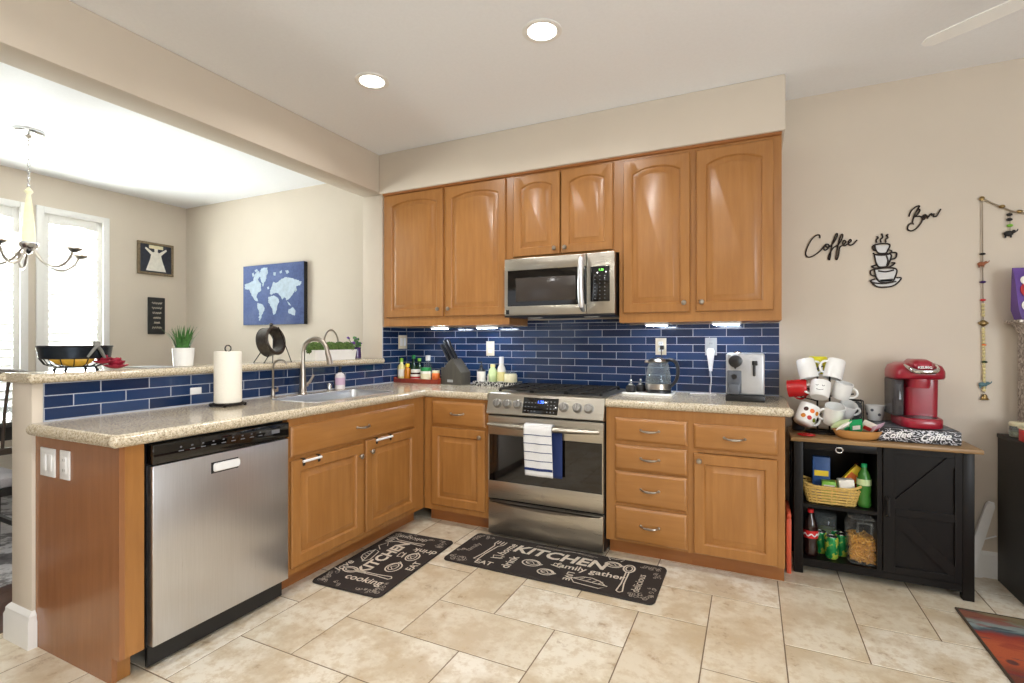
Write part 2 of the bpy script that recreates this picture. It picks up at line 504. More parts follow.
# blue tile, one course after another (200 x 50 mm, running bond)
def tiles(name, axis, a0, a1, zones, phase, plane, out, z0=0.935):
    """axis 'x': tiles on a wall facing -Y at y=plane; axis 'y': facing +X at x=plane; out = thickness"""
    b = MB(); tl, th, g = 0.2055, 0.0525, 0.0016
    def put(p0, p1, q0, q1, tone, mi):
        e = 0.0016
        if axis == 'x':
            yb, yf = plane, plane - out
            if mi == 0: b.box(p0, p1, yf + .0015, yb, q0, q1)
            else:
                b.add([(p0, yf + .002, q0), (p1, yf + .002, q0), (p1, yf + .002, q1), (p0, yf + .002, q1), (p0 + e, yf, q0 + e), (p1 - e, yf, q0 + e), (p1 - e, yf, q1 - e), (p0 + e, yf, q1 - e)],
                      [(4, 5, 6, 7), (0, 1, 5, 4), (1, 2, 6, 5), (2, 3, 7, 6), (3, 0, 4, 7)], 1, tone=tone)
        else:
            xb, xf = plane, plane + out
            if mi == 0: b.box(xb, xf - .0015, p0, p1, q0, q1)
            else:
                b.add([(xf - .002, p0, q0), (xf - .002, p1, q0), (xf - .002, p1, q1), (xf - .002, p0, q1), (xf, p0 + e, q0 + e), (xf, p1 - e, q0 + e), (xf, p1 - e, q1 - e), (xf, p0 + e, q1 - e)],
                      [(4, 5, 6, 7), (0, 1, 5, 4), (1, 2, 6, 5), (2, 3, 7, 6), (3, 0, 4, 7)], 1, tone=tone)
    for (p0, p1, q0, q1) in zones:
        put(p0, p1, q0, q1, 0, 0)
        k = -2
        while z0 + k * th < q1:
            za, zb = max(q0, z0 + k * th + g), min(q1, z0 + (k + 1) * th - g)
            if zb - za > 0.006:
                st = phase + (0 if k % 2 else tl / 2); n = math.floor((p0 - st) / tl)
                while st + n * tl < p1:
                    pa, pb = max(p0, st + n * tl + g), min(p1, st + (n + 1) * tl - g)
                    if pb - pa > 0.008: put(pa, pb, za, zb, random.uniform(.02, .98), 1)
                    n += 1
            k += 1
    return struct(b.obj(name, ['bgrout', 'blue'], smooth=0))
tiles('trim_1', 'x', -2.69, 0.157, [(-2.69, 0.157, CT, 1.385), (-1.552, -0.77, 1.385, 1.43)], 0.06, WY, 0.01)
tiles('trim_2', 'y', 1.072, WY - .01, [(1.072, 3.235, CT, 1.095), (3.235, WY - .01, CT, 1.385)], 1.175, -2.70, 0.01)
# ---------------------------------------------------------------- cabinets
def door_loop(w, h, s, d, arch, y, n=12):
    """closed loop of points for a door panel, inset d from the frame edge; origin at the door's bottom left"""
    l, r, bz = s + d, w - s - d, s + d
    sz = h - s - arch - d
    P = [(l, y, bz), (r, y, bz)]
    for k in range(n + 1):
        t = k / n
        x = r + (l - r) * t
        P.append((x, y, sz + arch * (1 - (2 * t - 1) ** 2) ** 0.85 if arch else sz))
    return P
def outer_loop(w, h, d, y, n=12):
    P = [(d, y, d), (w - d, y, d)]
    for k in range(n + 1): P.append((w - d + (2 * d - w) * k / n, y, h - d))
    return P
def door_mesh(w, h, arch, s=0.058):
    b = MB()
    LL = [outer_loop(w, h, 0, 0.019), outer_loop(w, h, 0, 0.006), outer_loop(w, h, 0.005, 0.0),
          door_loop(w, h, s, -0.004, arch, 0.0), door_loop(w, h, s, 0.0, arch, 0.003), door_loop(w, h, s, 0.004, arch, 0.012),
          door_loop(w, h, s, 0.010, arch, 0.012), door_loop(w, h, s, 0.036, arch, 0.003), door_loop(w, h, s, 0.039, arch, 0.001)]
    b.loops(LL, cap0=True); return b
def drawer_mesh(w, h):
    b = MB()
    b.loops([outer_loop(w, h, 0, 0.019), outer_loop(w, h, 0, 0.010), outer_loop(w, h, 0.004, 0.007), outer_loop(w, h, 0.013, 0.001), outer_loop(w, h, 0.017, 0.0)], cap0=True); return b
def knob(parent, x, z, y):
    b = MB(); b.lathe([(0.005, 0), (0.005, 0.012), (0.013, 0.017), (0.0155, 0.022), (0.012, 0.028), (0.0, 0.030)], 16, X=T(x, y, z) @ RX(PI / 2))
    return b.obj('knob', 'nickel', parent)
def pull(parent, x, z, y, w=0.10):
    P = []
    for k in range(13):
        t = k / 12 * 2 - 1
        P.append((x + t * w / 2 * (1 if abs(t) < .95 else 1), y - 0.026 * (1 - t ** 4) - 0.001, z - 0.004 * (1 - t * t)))
    b = MB(); b.tube(P, [0.0045 + 0.0028 * (1 - abs(k / 12 * 2 - 1)) for k in range(13)], 8)
    for sx in (-1, 1): b.lathe([(0.008, 0), (0.007, 0.004), (0.004, 0.006)], 10, X=T(x + sx * w / 2, y, z) @ RX(PI / 2))
    return b.obj('handle', 'nickel', parent)

def cabinet(name, label, loc, rz, w, depth, z0, z1, fronts, toe=0.0, crown=False, group=None, ends=(True, True), stiles=None, open_top=False):
    """face frame in the plane y=0, doors in front of it, carcass behind; local x runs along the front"""
    t = thing(name, label, 'cabinet', loc, rz, group)
    c = MB()
    th = 0.018
    c.box(0, th, 0.019, depth, z0, z1); c.box(w - th, w, 0.019, depth, z0, z1)
    c.box(th, w - th, 0.019, depth - .006, z0, z0 + th)
    if not open_top: c.box(th, w - th, 0.019, depth - .006, z1 - th, z1)
    c.box(th, w - th, depth - .006, depth, z0, z1)
    c.obj('carcass', 'cab', t, smooth=0)
    f = MB(); sw = 0.04
    f.box(0, sw, 0, .019, z0, z1); f.box(w - sw, w, 0, .019, z0, z1)
    zt, zl = min(z1 - sw, max(q[4] for q in fronts) - .012), max(z0 + sw, min(q[3] for q in fronts) + .012)
    f.box(sw, w - sw, 0, .019, z0, zl); f.box(sw, w - sw, 0, .019, zt, z1)
    xl, xr = min(q[1] for q in fronts) + .012, max(q[2] for q in fronts) - .012
    if xl > sw: f.box(sw, xl, 0, .019, zl, zt)
    if xr < w - sw: f.box(xr, w - sw, 0, .019, zl, zt)
    for a, b in (stiles or []): f.box(a, b, .0006, .0186, z0 + sw, z1 - sw)
    zs = sorted({round(q[3], 4) for q in fronts})
    for x0, x1, za, zb in [(q[1], q[2], q[3], q[4]) for q in fronts]:
        if za > z0 + 0.06:   # rail under each upper front
            f.box(max(sw, x0 - .01), min(w - sw, x1 + .01), 0.001, .019, za - 0.022, za + 0.015)
    f.obj('face_frame', 'cab', t, smooth=0)
    if toe:
        k = MB(); k.box(0, w, 0.085, 0.10, 0, z0); k.obj('toe_kick', 'toe', t, smooth=0)
    if crown:
        k = MB(); a = w
        k.prism([(0.0, z1 - .012), (-0.012, z1 - .009), (-0.02, z1 + .0), (-0.02, z1 + .004), (0.02, z1 + .004), (0.02, z1 - .012)], 0.0, w, 'yz')
        k.obj('top_moulding', 'toe', t, smooth=0)
    for q in fronts:
        kind, x0, x1, za, zb = q[:5]
        if kind == 'door':
            d = door_mesh(x1 - x0, zb - za, q[5]).obj('door', 'cab', t, smooth=30, loc=(x0, -0.0195, za))
            if q[6]: knob(d, q[6][0] - x0, q[6][1] - za, 0.0)
        else:
            d = drawer_mesh(x1 - x0, zb - za).obj('drawer' if kind == 'drawer' else 'false_front', 'cabh', t, smooth=30, loc=(x0, -0.0195, za))
            pull(d, (x1 - x0) / 2, (zb - za) / 2 + 0.003, 0.0)
    return t
Z0, Z1 = 0.10, 0.882
D = WY - 0.002 - FY
cabinet('base_cabinet', 'honey maple base cabinet holding four stacked drawers, right of the range', (-0.778, FY, 0), 0, 0.475, D, Z0, Z1,
        [('drawer', .055, .458, .69, .825), ('drawer', .055, .458, .524, .668), ('drawer', .055, .458, .325, .512), ('drawer', .055, .458, .112, .308)], toe=1)
cabinet('base_cabinet', 'honey maple base cabinet with one drawer over one door, beside the black coffee bar cabinet', (-0.303, FY, 0), 0, 0.46, D, Z0, Z1,
        [('drawer', .017, .427, .682, .818), ('door', .017, .427, .108, .657, 0, (.047, .62))], toe=1)
cabinet('base_cabinet', 'narrow honey maple base cabinet in the corner, left of the range', (-2.083, FY, 0), 0, 0.515, D, Z0, Z1,
        [('drawer', .072, .492, .696, .858), ('door', .072, .492, .14, .677, 0, (.462, .635))], toe=1)
# peninsula (fronts face +X, local x runs along +Y)
sink_cab = cabinet('sink_base_cabinet', 'wide two-door honey maple sink cabinet beside the dishwasher', (FX, 1.785, 0), PI / 2, 1.155, 0.60, Z0, Z1 - .0005,
        [('false', .012, 1.03, .69, .845), ('door', .012, .524, .135, .67, 0, (.492, .60)), ('door', .549, 1.045, .135, .68, 0, (.585, .61))], toe=1, stiles=[(.518, .556)], open_top=True)
# end panel closing the peninsula towards the dining side
e = thing('peninsula_end_panel', 'reddish brown wood end panel closing the peninsula, next to the dishwasher', 'panel', (-2.39, 1.047, 0))
MB().prism([(-.308, 0), (.255, 0), (.255, Z0), (.305, Z0), (.305, Z1), (-.308, Z1)], 0, .018).obj('panel_face', 'endp', e, smooth=0)
MB().box(.245, .3052, .018, .084, Z0, Z1).obj('corner_stile', 'cab', e, smooth=0)
MB().box(.20, .25, .018, .065, 0, Z0).obj('toe_return', 'cab', e, smooth=0)

UY = 3.225; UD = WY - .002 - UY; UZ0, UZ1 = 1.39, 2.448
cabinet('wall_cabinet', 'tall two-door wall cabinet left of the microwave, arched raised panels', (-2.672, UY, 0), 0, 1.12, UD, UZ0, UZ1,
        [('door', .034, .570, 1.46, 2.43, .035, (.535, 1.515)), ('door', .592, 1.097, 1.46, 2.43, .035, (.628, 1.515))], crown=True, group=None, stiles=[(.56, .60)])
cabinet('wall_cabinet', 'short two-door wall cabinet directly above the microwave', (-1.552, UY, 0), 0, 0.785, UD, 1.846, UZ1,
        [('door', .037, .385, 1.862, 2.425, .03, (.352, 1.90)), ('door', .393, .748, 1.862, 2.425, .03, (.426, 1.90))], crown=True)
cabinet('wall_cabinet', 'tall two-door wall cabinet right of the microwave, at the end of the run', (-0.767, UY, 0), 0, 0.922, UD, UZ0, UZ1,
        [('door', .028, .433, 1.45, 2.418, .035, (.40, 1.505)), ('door', .467, .881, 1.45, 2.418, .035, (.50, 1.505))], crown=True, stiles=[(.425, .475)])

# lit strips under the wall cabinets
def under_light(x, y, w, label):
    t = thing('under_cabinet_light', label, 'light', (x, y, UZ0 - .001), 0, 'lights under the wall cabinets')
    MB().box(-w / 2 - .012, w / 2 + .012, -.03, .03, -.016, 0, b=.003).obj('housing', 'platew', t)
    MB().box(-w / 2, w / 2, -.025, .025, -.021, -.0155, b=.002).obj('lens', 'ulamp', t)
    return t
under_light(-2.22, 3.35, .12, 'small lit strip light under the left wall cabinet, above the knife block')
under_light(-1.80, 3.35, .14, 'small lit strip light under the left wall cabinet, above the tray of lotion bottles')
under_light(-.545, 3.30, .12, 'small lit strip light under the right wall cabinet, above the glass kettle')
under_light(-.135, 3.30, .14, 'small lit strip light under the right wall cabinet, above the silver capsule machine')

# ---------------------------------------------------------------- worktops
def slab(name, label, rects, path, z1=CT, th=0.048, ov=None):
    b = MB(); r = th / 2
    for x0, x1, y0, y1 in rects: b.box(x0, x1, y0, y1, z1 - th, z1)
    b.tube([(x, y, z1 - r) for x, y in path], r, 16)
    for x, y in path[1 if ov in ('a',) else 0:len(path) - (1 if ov in ('b',) else 0)]: b.ball((x, y, z1 - r), r, n=16, m=10)
    return tag(b.obj(name, 'granite', smooth=40), label, 'worktop')
r_ = .024
SX0, SX1, SY0, SY1 = -2.545, -2.185, 2.06, 2.74
slab('worktop', 'L-shaped beige granite worktop with the sink, along the peninsula and corner',
     [(-2.69, -2.055 - r_, 1.01 + r_, SY0), (-2.69, SX0, SY0, SY1), (SX1, -2.055 - r_, SY0, SY1), (-2.69, -2.055 - r_, SY1, WY - .01), (-2.055 - r_, -1.566, 2.915 + r_, WY - .01)],
     [(-2.68, 1.01 + r_), (-2.055 - r_, 1.01 + r_), (-2.055 - r_, 2.915 + r_), (-1.566, 2.915 + r_)], ov='b')
slab('worktop', 'short beige granite worktop right of the range, under the kettle',
     [(-0.779, .197 - r_, 2.915 + r_, WY - .01)], [(-.777, 2.915 + r_), (.197 - r_, 2.915 + r_), (.197 - r_, WY - .04)], ov='a')
slab('bar_ledge', 'raised beige granite bar ledge on top of the half wall',
     [(-2.95 + .02, -2.66 - .02, 1.012 + .02, 3.233)], [(-2.93, 3.213), (-2.93, 1.032), (-2.68, 1.032), (-2.68, 3.213)], z1=LZ, th=0.04)

# ---------------------------------------------------------------- sink and taps
M['sinksteel'] = steel('satin_sink_steel', (222, 224, 226), 0.36, (40, 40, 40))
s = thing('sink', 'stainless steel undermount sink set in the peninsula worktop', 'sink', ((SX0 + SX1) / 2, (SY0 + SY1) / 2, CT - .048))
def rrect(hx, hy, r, z, n=5):
    P = []
    for cx, cy, a0 in ((hx - r, hy - r, 0), (-hx + r, hy - r, 90), (-hx + r, -hy + r, 180), (hx - r, -hy + r, 270)):
        for k in range(n + 1):
            a = math.radians(a0 + 90 * k / n); P.append((cx + r * math.cos(a), cy + r * math.sin(a), z))
    return P
hx, hy = (SX1 - SX0) / 2, (SY1 - SY0) / 2
MB().loops([rrect(hx + .014, hy + .014, .06, .0485), rrect(hx + .012, hy + .012, .06, .051), rrect(hx - .002, hy - .002, .05, .051), rrect(hx - .004, hy - .004, .05, .046), rrect(hx - .006, hy - .006, .05, -.006), rrect(hx - .012, hy - .012, .055, -.15), rrect(hx - .04, hy - .04, .05, -.185)]).obj('basin', 'sinksteel', s, smooth=50)
MB().box(-hx + .01, hx - .01, -.012, .012, -.17, -.03, b=.008).obj('divider', 'sinksteel', s)
for dy in (-.17, .17): MB().lathe([(.045, 0), (.045, .003), (.03, .004), (.028, .001), (0, .001)], 20, c=(0, dy, -.184)).obj('drain', 'chrome', s)

t = thing('kitchen_faucet', 'tall brushed nickel pull-down kitchen faucet with curved neck behind the sink', 'faucet', (-2.615, 2.36, CT))
MB().lathe([(.03, 0), (.03, .006), (.025, .012), (.022, .05), (.019, .12), (.0135, .20)], 20).obj('body', 'nickel', t)
arc = [(0, 0, .19), (0, 0, .26)] + [(0.085 - .085 * math.cos(a), 0.02 * (1 - math.cos(a)), .27 + .088 * math.sin(a)) for a in [PI * k / 14 for k in range(15)]]
arc.append((.178, .043, .24))
MB().tube(arc, [.014] * (len(arc) - 3) + [.0145, .0155, .017], 12).obj('neck', 'nickel', t)
MB().cyl((.176, .0425, .252), (.190, .046, .195), .0165, .019, 14).obj('spray_head', 'nickel', t)
h = MB(); h.cyl((0, 0, .05), (.0, .035, .06), .014, .013, 12); h.tube([(0, .03, .06), (.005, .05, .075), (.01, .08, .12)], [.011, .009, .007], 10)
h.obj('lever', 'nickel', t)
t = thing('filter_faucet', 'slim nickel filtered water tap left of the main faucet', 'faucet', (-2.615, 2.135, CT))
MB().lathe([(.018, 0), (.018, .005), (.011, .012), (.011, .05), (.008, .055)], 16).obj('base', 'nickel', t)
MB().tube([(0, 0, .05), (0, 0, .18)] + [(.05 - .05 * math.cos(a), .01 * (1 - math.cos(a)), .18 + .05 * math.sin(a)) for a in [PI * .85 * k / 10 for k in range(1, 11)]], .0062, 10).obj('spout', 'nickel', t)
h = MB(); h.cyl((0, 0, .04), (.0, .03, .042), .009, n=12); h.box(-.004, .004, .024, .036, .035, .062, b=.002); h.obj('lever', 'nickel', t)
o = MB().lathe([(.018, 0), (.0185, .004), (.017, .05), (.015, .056), (0, .058)], 16).obj('air_gap', 'chrome', loc=(-2.615, 2.585, CT)); tag(o, 'small chrome capped air gap between faucet and pump bottle', 'air gap')
M['soapbody'] = plain('white_soap_bottle', (232, 226, 228), .3)
M['pinkband'] = plain('pale_lilac_label', (214, 182, 206), .5)
t = thing('soap_bottle', 'white pump soap bottle with lilac label behind the sink', 'bottle', (-2.63, 2.70, CT))
MB().lathe([(.028, 0), (.034, .006), (.034, .09), (.03, .108), (.014, .118), (.012, .124)], 20).obj('bottle_body', 'soapbody', t)
MB().lathe([(.0345, .035), (.0345, .085)], 20, cap=False).obj('label_band', 'pinkband', t)
MB().lathe([(.013, .122), (.013, .135), (.005, .138), (.005, .155), (.009, .157), (.009, .165), (0, .166)], 14).tube([(0, 0, .161), (.02, -.012, .161), (.032, -.02, .154)], .0045, 8).obj('pump', 'black', t)

# ---------------------------------------------------------------- dishwasher
t = thing('dishwasher', 'stainless steel dishwasher with black control strip in the peninsula', 'dishwasher', (FX, 1.143, 0), PI / 2)
W_ = 0.636
MB().box(.004, W_ - .004, .02, .56, .09, .876).obj('tub', 'black', t, smooth=0)
MB().box(.006, W_ - .006, -.022, .02, .10, .792, b=.004).obj('door', 'steelv', t)
cp = MB().box(.004, W_ - .004, -.026, .02, .797, .874, b=.006).obj('control_panel', 'gloss', t)
M['lightmark'] = plain('pale_print', (110, 112, 116), .5)
k = MB(); random.seed(3)
for i in range(9): k.box(.10 + i * .045, .10 + i * .045 + .02, -.0268, -.0262, .832, .836)
for i in range(9): k.box(.105 + i * .045, .105 + i * .045 + .008, -.0268, -.0262, .846, .851)
k.box(.53, .575, -.0268, -.0262, .83, .848); k.obj('button_marks', 'lightmark', cp, smooth=0)
h = MB().loops([[(x, -.0225, z) for x, _, z in rrect(.088, .026, .012, 0)] if 0 else [(x + .305, -.0222, z + .733) for x, z in [(p[0], p[1]) for p in rrect(.06, .019, .01, 0)]],
                [(p[0] + .305, -.034, p[1] + .736) for p in rrect(.056, .016, .01, 0)]], cap0=True).obj('handle_badge', 'platew', t)
h2 = MB().box(.236, .360, -.0232, -.0215, .710, .757, b=.0).obj('handle_recess', 'black', t)
MB().box(.01, W_ - .01, .02, .035, .012, .10).obj('kick_plate', 'black', t, smooth=0)

# ---------------------------------------------------------------- range
RX0, RX1 = -1.561, -0.784; RW = RX1 - RX0
M['oven'] = plain('oven_window_glass', (14, 10, 9), 0.06, coat=0.6, var=.02)
t = thing('range', 'stainless steel slide-in gas range between the base cabinets', 'range', (RX0, 2.915, 0))
MB().box(.002, RW - .002, .03, WY - 2.915 - .015, .02, .90).obj('body', 'black', t, smooth=0)
c = MB(); c.box(0, RW, .045, WY - 2.915 - .013, .90, .935, b=.006); c.obj('cooktop', 'steel', t)
MB().box(.03, RW - .03, .075, WY - 2.915 - .05, .934, .9375).obj('burner_tray', 'steel', t, smooth=0)
# sloped control panel
c = MB(); c.prism([(-.018, .806), (-.012, .80), (.06, .80), (.06, .936), (.035, .936), (.022, .930)], 0.0, RW, 'yz')
cp = c.obj('control_panel', 'steel', t, smooth=20)
ang = math.atan2(.040, .124)
M['knobm'] = plain('grey_knob_metal', (150, 148, 144), .35, .9)
def onpanel(x, s): return T(x, -.018 + .040 * s, .806 + .124 * s) @ RX(-ang)     # local -Y points out of the panel
for x in (.075, .145, .218, .527, .614, .685):
    k = MB()
    Xk = onpanel(x, .50) @ RX(PI / 2)
    k.lathe([(.031, 0), (.031, .004), (.026, .006), (.0245, .028), (.021, .031), (0, .031)], 20, X=Xk)
    k.box(-.004, .004, -.024, .024, .030, .037, b=.002, X=Xk)
    k.obj('knob', 'knobm', t)
d = MB().box(-.118, .118, -.0035, .002, -.052, .050, b=.002, X=onpanel(.372, .5)).obj('display_panel', 'gloss', t)
M['bluelit'] = glow('blue_clock_digits', (70, 110, 255), 3.0)
Xd = onpanel(.372, .5)
MB().text('1:38', .026, Xd @ T(-.022, -.0042, .014) @ FACE, mi=0).obj('clock_digits', 'bluelit', d, smooth=0)
k = MB()
for i in range(4):
    for j in range(3): k.box(-.105 + i * .022, -.094 + i * .022, -.0041, -.0037, -.038 + j * .026, -.033 + j * .026, X=Xd)
for i in range(3):
    for j in range(4): k.box(.045 + i * .022, .053 + i * .022, -.0041, -.0037, -.042 + j * .022, -.035 + j * .022, X=Xd)
k.obj('button_marks', 'lightmark', d, smooth=0)
# oven door
dr = MB()
dr.box(.004, RW - .004, 0, .045, .665, .788, b=.004); dr.box(.004, RW - .004, 0, .045, .25, .365, b=.004)
dr.box(.004, .012, 0.0, .045, .365, .665); dr.box(RW - .012, RW - .004, 0.0, .045, .365, .665)
door = dr.obj('oven_door', 'steel', t)
MB().box(.012, RW - .012, .003, .04, .364, .666).obj('window', 'oven', door, smooth=0)
hb = MB()
P = [(.02 + (RW - .04) * k / 16, -.028 - .022 * (1 - (k / 8 - 1) ** 2), .735 - .0 * k) for k in range(17)]
hb.tube(P, [.014 + .012 * (1 - (k / 8 - 1) ** 2) for k in range(17)], 12, flat=.8)
for x in (.04, RW - .04): hb.box(x - .012, x + .012, -.03, .002, .722, .748, b=.003)
hb.obj('handle', 'steel', door)
MB().lathe([(.013, 0), (.013, .0012), (0, .0012)], 20, X=T(RW / 2, .0, .305) @ RX(PI / 2)).obj('round_badge', 'nickel', door)
# bottom drawer with a curved lip
q = MB(); q.box(.006, RW - .006, 0.0, .05, .02, .235, b=.004); q.loops([[(.02 + (RW - .04) * k / 12, -.0 - d1, .232 - .03 * (1 - (k / 6 - 1) ** 2) * s1) for k in range(13)] for d1, s1 in ((0, 1), (.016, .8), (.02, .2), (.0, 0))], cap0=False, cap1=False)
bd = q.obj('warming_drawer', 'steel', t)
# grates and burners
def grate(x0, x1, y0, y1):
    b = MB(); z = .962; h = .006
    for y in (y0, y1): b.box(x0, x1, y - h, y + h, z - .012, z, b=.002)
    for x in (x0, x1): b.box(x - h, x + h, y0, y1, z - .012, z, b=.002)
    xm = (x0 + x1) / 2
    for y in (y0 + (y1 - y0) * .27, y0 + (y1 - y0) * .73, (y0 + y1) / 2): b.box(x0, x1, y - .005, y + .005, z - .012, z, b=.002)
    b.box(xm - .005, xm + .005, y0, y1, z - .012, z, b=.002)
    for x in (x0 + .0, x1 - .0):
        for y in (y0, y1): b.box(x - .008, x + .008, y - .008, y + .008, .937, z - .01)
    b.obj('grate', 'iron', t)
for a in range(3): grate(.045 + a * .232, .045 + a * .232 + .224, .095, .545)
for x, y, r in ((.157, .2, .04), (.157, .44, .045), (.389, .32, .055), (.621, .2, .05), (.621, .44, .04)):
    MB().lathe([(r, 0), (r, .008), (r * .8, .012), (r * .8, .016), (0, .018)], 20, c=(x, y, .936)).obj('burner', 'iron', t)
# towel over the oven handle
M['towel'] = plain('white_cotton', (222, 222, 222), .95, bmp=.4, scale=250)
M['navy'] = plain('navy_cotton', (38, 54, 104), .95, bmp=.3, scale=250)
t = thing('dish_towel', 'white dish towel with thin dark stripes hanging over the oven door handle', 'towel', (RX0 + .385, 2.915 - .05, .735))
b = MB(); N = 15
def tz(u, v):   # u across -1..1, v down from the bar
    return 0.004 + 0.003 * math.sin(u * 4.2 + v * 6) + .001 * math.sin(u * 8)
LL = []
for a in range(7):    # back fall, bar, front fall
    th = PI * a / 6; LL.append([(-.092 + .184 * k / N, .031 * math.cos(th), .031 * math.sin(th)) for k in range(N + 1)])
for a in range(1, 20):
    v = a / 19 * .285; LL.append([(-.092 + .184 * k / N + .012 * v / .3 * 1, -.031 - abs(tz(k / N * 2 - 1, v)) * (a / 6 if a < 6 else 1), -v) for k in range(N + 1)])
bk = [[(-.075 + .185 * k / N + .03, .029 - .001 * math.sin(k), -a / 12 * .30) for k in range(N + 1)] for a in range(12, 0, -1)]
rows = bk + LL
V = [p for r in rows for p in r]; n = N + 1
b.add(V, [(i * n + k, i * n + k + 1, (i + 1) * n + k + 1, (i + 1) * n + k) for i in range(len(rows) - 1) for k in range(N)])
b.m = [1 if i < 12 else 0 for i in range(len(rows) - 1) for k in range(N)]
o = b.obj('cloth', ['towel', 'navy'], t, smooth=80)
so = o.modifiers.new('thick', 'SOLIDIFY'); so.thickness = .0016; so.offset = 0
for q in range(5):
    st = MB()
    v = .035 + q * .052
    P = [(-.092 + .184 * k / N + .012 * v / .3, -.0325 - abs(tz(k / N * 2 - 1, v)) - .0012, -v) for k in range(N + 1)]
    h = .0022 if q < 4 else .008
    for k in range(N): st.add([(P[k][0], P[k][1], P[k][2] - h), (P[k + 1][0], P[k + 1][1], P[k + 1][2] - h), (P[k + 1][0], P[k + 1][1], P[k + 1][2] + h), (P[k][0], P[k][1], P[k][2] + h)], [(0, 1, 2, 3)])
    st.obj('stripe', 'navy', t, smooth=60)

# ---------------------------------------------------------------- microwave
MX0, MX1, MY, MZ0, MZ1 = -1.546, -0.776, 3.135, 1.437, 1.838; MW_ = MX1 - MX0
t = thing('microwave', 'stainless steel over-the-range microwave under the short wall cabinet', 'microwave', (MX0, MY, MZ0))
H = MZ1 - MZ0
MB().box(.002, MW_ - .002, .03, WY - MY - .012, .012, H).obj('housing', 'black', t, smooth=0)
b = MB(); b.box(0, .585, 0, .03, H - .082, H, b=.004); b.box(0, .585, 0, .03, .012, .075, b=.004); b.box(0, .024, 0, .03, .075, H - .082)
dr = b.obj('door', 'steel', t)
MB().box(.024, .585, .002, .03, .075, H - .082).obj('window_frame', 'gloss', dr, smooth=0)
M['mesh'] = plain('grey_window_screen', (62, 56, 52), .18, var=.05, scale=400)
MB().box(.085, .515, -.0002, .004, .105, H - .135, b=.002).obj('window_screen', 'mesh', dr)
b = MB(); b.box(.589, MW_, 0, .03, .012, H, b=.004); b.obj('control_side', 'steel', t)
cp = MB().box(.615, MW_ - .03, -.003, .004, .088, H - .088, b=.002).obj('control_panel', 'gloss', t)
M['greenlit'] = glow('green_clock_digits', (120, 230, 90), 2.5)
MB().text('1:38', .019, T(.668, -.0038, H - .118) @ FACE).obj('clock_digits', 'greenlit', cp, smooth=0)
k = MB()
for i in range(3):
    for j in range(7): k.box(.641 + i * .032, .648 + i * .032, -.0038, -.0032, .105 + j * .024, .110 + j * .024)
k.obj('button_marks', 'lightmark', cp, smooth=0)
M['handlebar'] = plain('bright_satin_steel', (226, 228, 232), .3, .9)
b = MB(); P = [(.572 - .0 * k, -.05 - .028 * math.sin(PI * k / 12) + .035 * (1 if k in (0, 12) else 0), .03 + (H - .045) * k / 12) for k in range(13)]
b.tube(P, [.012] + [.020] * 11 + [.012], 12, flat=1.0); b.obj('handle', 'handlebar', t)
MB().box(.0, MW_, .0, .34, 0, .012, b=.003).obj('vent_grille', 'black', t)
MB().box(.012, .036, -.0012, .002, .02, .05).obj('brand_badge', 'black', t, smooth=0)
for x in (.17, .58): MB().box(x - .045, x + .045, .12, .18, -.003, .002, b=.001).obj('hood_lamp', 'platew', t)
# ---------------------------------------------------------------- outlets and switches
def plate(name, label, w, h, X, kind, mat='plate', frame=None):
    """wall plate in the local xz plane facing -Y"""
    o = thing(name, label, 'outlet' if 'outlet' in name else 'switch')
    o.matrix_world = X
    MB().box(-w / 2, w / 2, -.006, 0, -h / 2, h / 2, b=.002).obj('cover_plate', mat, o)
    if kind == 'rocker2':
        for x in (-.023, .023): MB().box(x - .016, x + .016, -.009, -.005, -.033, .033, b=.002).obj('rocker', 'platew', o)
    if kind == 'rocker1': MB().box(-.016, .016, -.009, -.005, -.033, .033, b=.002).obj('rocker', 'platew', o)
    if kind == 'duplex':
        for z in (-.02, .02):
            s = MB().box(-.016, .016, -.008, -.005, z - .014, z + .014, b=.003).obj('socket', 'platew', o)
            k = MB()
            for x in (-.006, .006): k.box(x - .0012, x + .0012, -.0084, -.0078, z - .004, z + .006)
            k.obj('slots', 'black', s, smooth=0)
    if kind == 'gfci':
        s = MB().box(-.016, .016, -.008, -.005, -.033, .033, b=.002).obj('socket', mat, o)
        k = MB()
        for z in (-.02, .02):
            for x in (-.006, .006): k.box(x - .0012, x + .0012, -.0084, -.0078, z - .005, z + .005)
        k.obj('slots', 'black', s, smooth=0)
    return o
TY = WY - .01
plate('wall_outlet', 'ivory outlet on the blue tile behind the lotion bottle tray', .072, .115, T(*at_y(490.5, 348.5, TY)), 'duplex')
plate('wall_outlet', 'ivory outlet on the blue tile behind the glass kettle, with a black plug', .072, .115, T(*at_y(661, 346.5, TY)), 'duplex')
plate('wall_outlet', 'grey outlet plate on the blue tile above the hanging white charger', .072, .115, T(at_y(711, 346.5, TY).x, TY, at_y(711, 346.5, TY).z), 'gfci', 'greyp')
p = at_x(402.5, 342, -2.69)
plate('wall_switch', 'double white rocker switch on the tiled side wall by the corner', .115, .115, T(-2.69, p.y, p.z) @ RZ(PI / 2), 'rocker2')
plate('wall_outlet', 'small white sheet imitating a reflection on the blue tile left of the paper towel roll', .06, .036, T(-2.69, at_x(195.5, 390, -2.69).y, 1.006) @ RZ(PI / 2), 'none', 'platew')  # no outlet: a bright reflection in the tile, built as a plate
p = at_y(49, 462, 1.047)
plate('wall_switch', 'white double switch plate on the brown end panel, nearer the half wall', .115, .115, T(p.x, 1.047, p.z), 'rocker2', 'platew')
p = at_y(66, 465, 1.047)
plate('wall_outlet', 'white outlet on the brown end panel, nearer the dishwasher', .072, .115, T(p.x, 1.047, p.z), 'gfci', 'platew')
